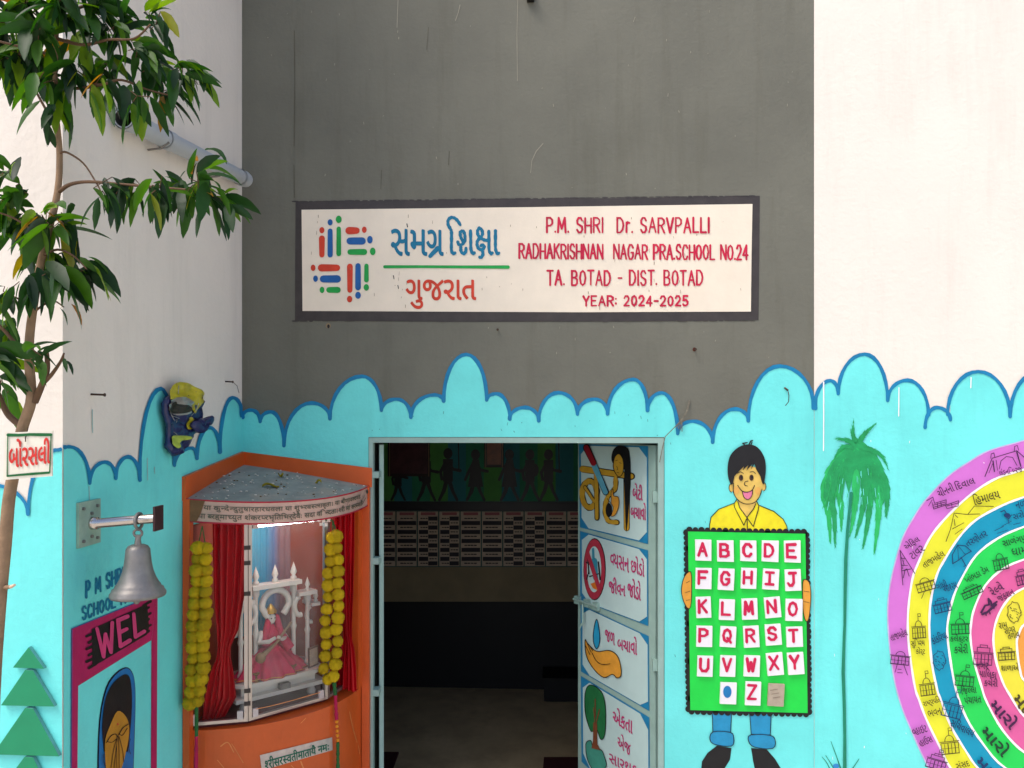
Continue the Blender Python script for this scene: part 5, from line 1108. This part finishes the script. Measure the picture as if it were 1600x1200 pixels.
# leaves
def leafmat():
    m = bpy.data.materials.new('leaf green'); m.use_nodes = True; t = m.node_tree; N, L = t.nodes, t.links; p = N['Principled BSDF']
    g = N.new('ShaderNodeNewGeometry'); cr = N.new('ShaderNodeValToRGB'); L.new(g.outputs['Random Per Island'], cr.inputs[0])
    E_ = cr.color_ramp.elements; E_[0].position = 0; E_[1].position = 1
    for pos, c in ((.3,(34,62,28)), (.6,(46,84,28)), (.84,(72,112,32)), (.955,(116,144,42)), (.985,(150,110,40))): e = E_.new(pos); e.color = (*lin(c), 1)
    E_[0].color = (*lin((28,50,30)), 1); E_[-1].color = (*lin((128,66,40)), 1)
    tc = N.new('ShaderNodeTexCoord'); n = N.new('ShaderNodeTexNoise'); n.inputs['Scale'].default_value = 45; n.inputs['Detail'].default_value = 5; L.new(tc.outputs['Object'], n.inputs['Vector'])
    r = N.new('ShaderNodeMapRange'); r.inputs[3].default_value = .7; r.inputs[4].default_value = 1.3; L.new(n.outputs[0], r.inputs[0])
    mx = N.new('ShaderNodeMix'); mx.data_type = 'RGBA'; mx.blend_type = 'MULTIPLY'; mx.inputs[0].default_value = 1; L.new(cr.outputs[0], mx.inputs[6]); L.new(r.outputs[0], mx.inputs[7])
    L.new(mx.outputs[2], p.inputs['Base Color']); p.inputs['Roughness'].default_value = .42; p.inputs['Specular IOR Level'].default_value = .32
    tl = N.new('ShaderNodeBsdfTranslucent'); hs = N.new('ShaderNodeHueSaturation'); hs.inputs['Value'].default_value = 1.8; hs.inputs['Saturation'].default_value = 1.15; L.new(mx.outputs[2], hs.inputs['Color']); L.new(hs.outputs[0], tl.inputs[0])
    ms = N.new('ShaderNodeMixShader'); ms.inputs[0].default_value = .42; L.new(p.outputs[0], ms.inputs[1]); L.new(tl.outputs[0], ms.inputs[2]); L.new(ms.outputs[0], N['Material Output'].inputs[0])
    return m
LM = leafmat(); lr = random.Random(21); crown = MB()
def leaf_(base, dirn, L, W, droop, roll):
    d_ = dirn.normalized(); side = d_.cross(Vector((0, 0, 1)))
    side = side.normalized() if side.length > .05 else Vector((1, 0, 0))
    side = Matrix.Rotation(roll, 3, d_) @ side; n = 9; vs = []; p = base.copy(); st = L/n; fold = lr.uniform(.15, .5); curl = lr.uniform(-.5, .5)
    for i in range(n+1):
        t = i/n; w = W*.5*(math.sin(math.pi*min(1, t**.85*.97+.015))**.8)*(1-.25*t)
        if i == n: w = .0004
        nr = side.cross(d_).normalized(); wob = 1+.08*math.sin(i*2.1+roll*5)
        vs += [p+side*w*wob+nr*w*fold, p.copy(), p-side*w/wob+nr*w*fold]
        d_ = (d_+Vector((0, 0, -1))*droop/n).normalized(); side = (side-d_*side.dot(d_)).normalized(); side = Matrix.Rotation(curl/n, 3, d_) @ side; p = p+d_*st
    fs = []
    for i in range(n): a = 3*i; fs += [(a, a+1, a+4, a+3), (a+1, a+2, a+5, a+4)]
    crown.add(vs, fs, LM, True)
def cluster(u, v, n, ang, spread, lpx=78, dy=0, droop=1.0):
    c = tq(u, v, dy)
    for i in range(int(n*2.0+.5)):
        a = R(ang+lr.uniform(-spread, spread)); depth = lr.uniform(-.75, .75)
        d_ = Vector((math.cos(a), depth, math.sin(a))); L = lpx*pxm*lr.uniform(.5, 1.12); bs = c+Vector((lr.uniform(-1, 1), lr.uniform(-1, 1), lr.uniform(-1, 1)))*.022
        leaf_(bs, d_, L, L*lr.uniform(.24, .36), droop*lr.uniform(.5, 1.6), lr.uniform(-1.2, 1.2))
        if lr.random() < .4: crown.tube([c, bs], .0011, TWIG, 5, False)
CL = [(95,0,12,90,180,75),(40,5,12,120,180,75),(150,15,11,20,120,72),(10,35,10,180,150,70),(60,50,10,200,160,75),(125,60,11,-20,130,75),(180,40,9,0,120,65),(235,28,5,10,60,50),(245,35,4,-40,50,55),(215,75,8,-30,90,65),(165,100,7,-50,90,76),(120,110,8,-80,80,85),(240,105,9,-50,70,70),(285,105,7,-40,60,66),(300,120,5,-30,40,55),(265,140,6,-60,60,66),
    (205,138,3,-75,30,72),(214,150,3,-75,25,70),(150,130,4,-95,50,76),(60,85,7,-110,80,75),(30,85,8,-120,90,75),(5,90,6,-100,90,70),(85,125,4,-100,70,80),(60,125,3,-110,50,75),(95,150,3,-80,60,80),(15,60,5,-90,90,75),(85,235,1,85,20,66),(80,165,2,-110,30,70),(160,285,3,-45,40,60),
    (250,292,6,-70,90,68),(295,296,8,-80,110,66),(280,300,4,100,60,60),(310,285,4,40,60,62),(330,300,5,-40,60,72),(220,290,5,-100,60,70),(190,290,4,-110,50,70),(300,290,4,-110,60,75),(345,310,3,-20,50,62),(160,298,3,-90,50,62),(320,250,2,-20,70,60),
    (95,345,7,-40,90,72),(72,345,8,-90,140,75),(45,340,6,-160,100,72),(100,395,6,-40,70,66),(135,415,6,-50,50,74),(120,425,4,-80,50,66),(15,325,8,180,160,72),(0,360,6,-120,120,72),(25,290,4,150,120,66),(50,400,5,-100,70,70),(85,420,4,-70,50,80),(65,425,4,-95,50,70),
    (5,270,4,170,90,70),(5,455,4,-90,100,70),(30,440,3,-120,60,66),(10,510,5,-100,90,74),(-10,560,6,-60,100,74),(50,545,2,60,50,62),(50,560,3,-60,70,56),(0,600,3,-60,60,56),(15,610,2,-70,40,60),(100,480,1,-60,30,50),(100,552,1,-90,40,34)]
for u, v, n, a, s_, l in CL: cluster(u, v, n, a, s_, l, lr.uniform(-.09, .09), .95)
crown.build('crown', TR)
# name plate tied to the trunk
NP = Plane(tq(40, 710, -.035), (.06, -1, 0)); q = [(8,676),(82,673),(81,744),(5,750)]
SG = thing('tree_name_plate', NP.pt(43, 748), 'small cream plate with green border and red Gujarati word tied to trunk', 'sign')
b = MB(); b.prism([NP.pt(*p) for p in q][::-1], (0, .004, 0), mat('cream plate', (234, 226, 206), .45, .05, 30, .05, stain=.15, stcol=(190, 176, 150))); b.build('plate', SG)
b = MB(); gb = paint('plate green border', (16, 98, 46))
for L, w in ((ZS((66,448),(150,450),(240,444),(320,446),(402,446)),4.4), (ZS((402,446),(398,600),(392,740)),1.8), (ZS((385,742),(250,752),(150,760),(62,768)),3.6), (ZS((60,768),(62,600),(66,450)),1.8)): b.stroke(NP, L, w, gb, 0)
b.build('border', SG)
b = MB(); word(b, NP, 'બોંરસલી', ZS((76,482),(398,470),(392,668),(78,706)), paint('plate red', (214, 52, 44)), .6, .014); b.build('lettering', SG)
b = MB(); b.tube([NP.pt(41, 690, .003), NP.pt(42, 684, .006), tq(44, 668, -.015)], .0012, RUST, 6); b.build('wire', SG)

# ------------------------------------------------------------------ inside the passage: far wall pictures, boards, mats
b = MB()
for i in range(14):
    x0 = 560+i*28; b.poly(INNER, [(x0,640),(x0+28,640),(x0+28,783),(x0,783)], mat('mural band %d' % (i % 3), ((34, 120, 84), (70, 136, 60), (34, 110, 116))[i % 3], .7), 0)
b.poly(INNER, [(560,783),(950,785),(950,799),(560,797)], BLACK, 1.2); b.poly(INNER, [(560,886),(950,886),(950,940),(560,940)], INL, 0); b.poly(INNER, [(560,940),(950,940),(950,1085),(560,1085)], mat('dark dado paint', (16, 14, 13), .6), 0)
b.build('mural_band', inner)
SM = thing('children_mural', INNER.pt(750, 785), 'row of dark marching children silhouettes painted on the passage wall', 'mural')
def kid(cx, h, kind):
    b = MB(); f = 783; k = h/88; lay = 2.4
    b.disc(INNER, (cx, f-78*k), 7.5*k, BLACK, lay, 9*k)
    if kind == 1: b.poly(INNER, [(cx-5*k,f-70*k),(cx+6*k,f-70*k),(cx+13*k,f-24*k),(cx-13*k,f-24*k)], BLACK, lay)
    else: b.poly(INNER, [(cx-8*k,f-69*k),(cx+8*k,f-69*k),(cx+8*k,f-32*k),(cx-8*k,f-32*k)], BLACK, lay)
    b.stroke(INNER, [(cx-2*k,f-34*k),(cx-7*k,f-16*k),(cx-14*k,f-2)], 7*k, BLACK, lay, w1=5*k); b.stroke(INNER, [(cx+2*k,f-34*k),(cx+8*k,f-16*k),(cx+15*k,f-2)], 7*k, BLACK, lay, w1=5*k)
    b.stroke(INNER, [(cx,f-64*k),(cx+(9 if kind != 2 else -9)*k,f-52*k),(cx+(20 if kind != 2 else -18)*k,f-50*k)], 5*k, BLACK, lay)
    b.stroke(INNER, [(cx-4*k,f-64*k),(cx-12*k,f-48*k),(cx-(10 if kind != 1 else 17)*k,f-36*k)], 4.6*k, BLACK, lay)
    if kind == 2: b.disc(INNER, (cx+8*k, f-52*k), 7*k, BLACK, lay, 11*k)
    if kind == 3: b.stroke(INNER, [(cx+18*k,f-52*k),(cx+17*k,f-105*k)], 1.6, BLACK, lay)
    b.build('silhouette', SM)
for x, h, k in ((622,64,0),(666,80,0),(700,84,3),(743,82,1),(796,82,1),(828,82,2),(857,82,3)): kid(x, h, k)
FRM = mat('dark picture wood', (40, 26, 20), .5)
for x0, y0, x1, y1, lab, c in ((607,640,672,744,'large dark framed picture on the passage wall at left',(70,40,44)), (757,640,787,730,'narrow framed orange picture between two child silhouettes',(120,66,28))):
    b = MB(); b.prism([INNER.pt(x0,y1,.006), INNER.pt(x1,y1,.006), INNER.pt(x1,y0,.006), INNER.pt(x0,y0,.006)], (0,-.02,0), FRM); o = b.build('wall_picture', thing=(lab, 'picture'))
    b = MB(); pf = Plane((0, YB-.026, 0), (0, -1, 0)); b.poly(pf, [(x0+4,y0+4),(x1-4,y0+4),(x1-4,y1-4),(x0+4,y1-4)], mat('picture print %d' % x0, c, .35, .5, 12), 0); b.stroke(pf, [(x0+2,y1),(x0+2,y0)], 1.4, mat('gilt edge', (120, 96, 70), .4), 1); b.stroke(pf, [(x1-2,y1),(x1-2,y0)], 1.4, mat('gilt edge', (120, 96, 70), .4), 1); b.build('print', o)
CB = mat('cream chart board', (186, 164, 140), .6, .08, 12); CD = mat('dark chart cell', (32, 24, 28), .6); CH_ = mat('chart heading pink', (150, 84, 84), .6)
names = ['first','second','third','fourth','fifth','sixth','seventh','eighth','ninth','tenth']
for i in range(10):
    x0 = 587+i*33.3; x1 = x0+31; b = MB(); b.prism([INNER.pt(x0,884,.006), INNER.pt(x1,884,.006), INNER.pt(x1,799,.006), INNER.pt(x0,799,.006)], (0,-.008,0), CB)
    o = b.build('chart_board', thing=('checkered cream chart board on passage wall, %s from the folded door leaf' % names[i], 'chart', 'chart boards along the passage wall'))
    pc = Plane((0, YB-.014, 0), (0, -1, 0)); g = MB(); two = i % 4 != 1 and i % 4 != 0
    g.poly(pc, [(x0+4,800.5),(x1-4,800.5),(x1-4,805),(x0+4,805)], CH_, 0)
    for r in range(11):
        y0 = 807+r*7
        if two:
            a = x0+1 if r % 2 else x0+15.5; g.poly(pc, [(a,y0),(a+14.5,y0),(a+14.5,y0+6.4),(a,y0+6.4)], CD, 0); c2 = x0+16 if r % 2 else x0+2
            for k in range(3): g.stroke(pc, [(c2+2+k*4, y0+3),(c2+4+k*4, y0+3)], 1.6, CD, 0)
        elif r % 2: g.poly(pc, [(x0+1,y0),(x1-1,y0),(x1-1,y0+6.4),(x0+1,y0+6.4)], CD, 0)
        else:
            for k in range(4): g.stroke(pc, [(x0+6+k*5, y0+3),(x0+9+k*5, y0+3)], 1.7, CD, 0)
    g.build('cell', o)
FLO = Plane((0, 0, .013), (0, 0, 1))
b = MB(); p = FLO.pt(850, 1096); q_ = FLO.pt(912, 1096); zz = p.z
hh = .19
b.box((p.x, p.y, .0135), (p.x+.62, p.y+.35, hh-.02), mat('black bench wood', (12, 11, 11), .6)); b.box((p.x-.012, p.y-.012, hh-.02), (p.x+.632, p.y+.362, hh), mat('black bench wood', (12, 11, 11), .6))
b.build('low_bench', thing=('low black bench against the far wall beyond the painted door leaf', 'bench'))
MT = mat('dark red mat', (58, 18, 18), .9, .2, 40, .4)
def rug(P, lab):
    b = MB(); L_ = [FLO.pt(*p) for p in P]; b.prism([l+Vector((0, 0, .001)) for l in L_], (0, 0, .012), MT); b.build('door_mat', thing=(lab, 'mat'))
rug([(850,1186),(990,1186),(990,1240),(845,1240)], 'dark red mat on passage floor beside the painted door leaf')
rug([(560,1178),(623,1178),(606,1225),(540,1225)], 'dark red mat on passage floor at the left door jamb')
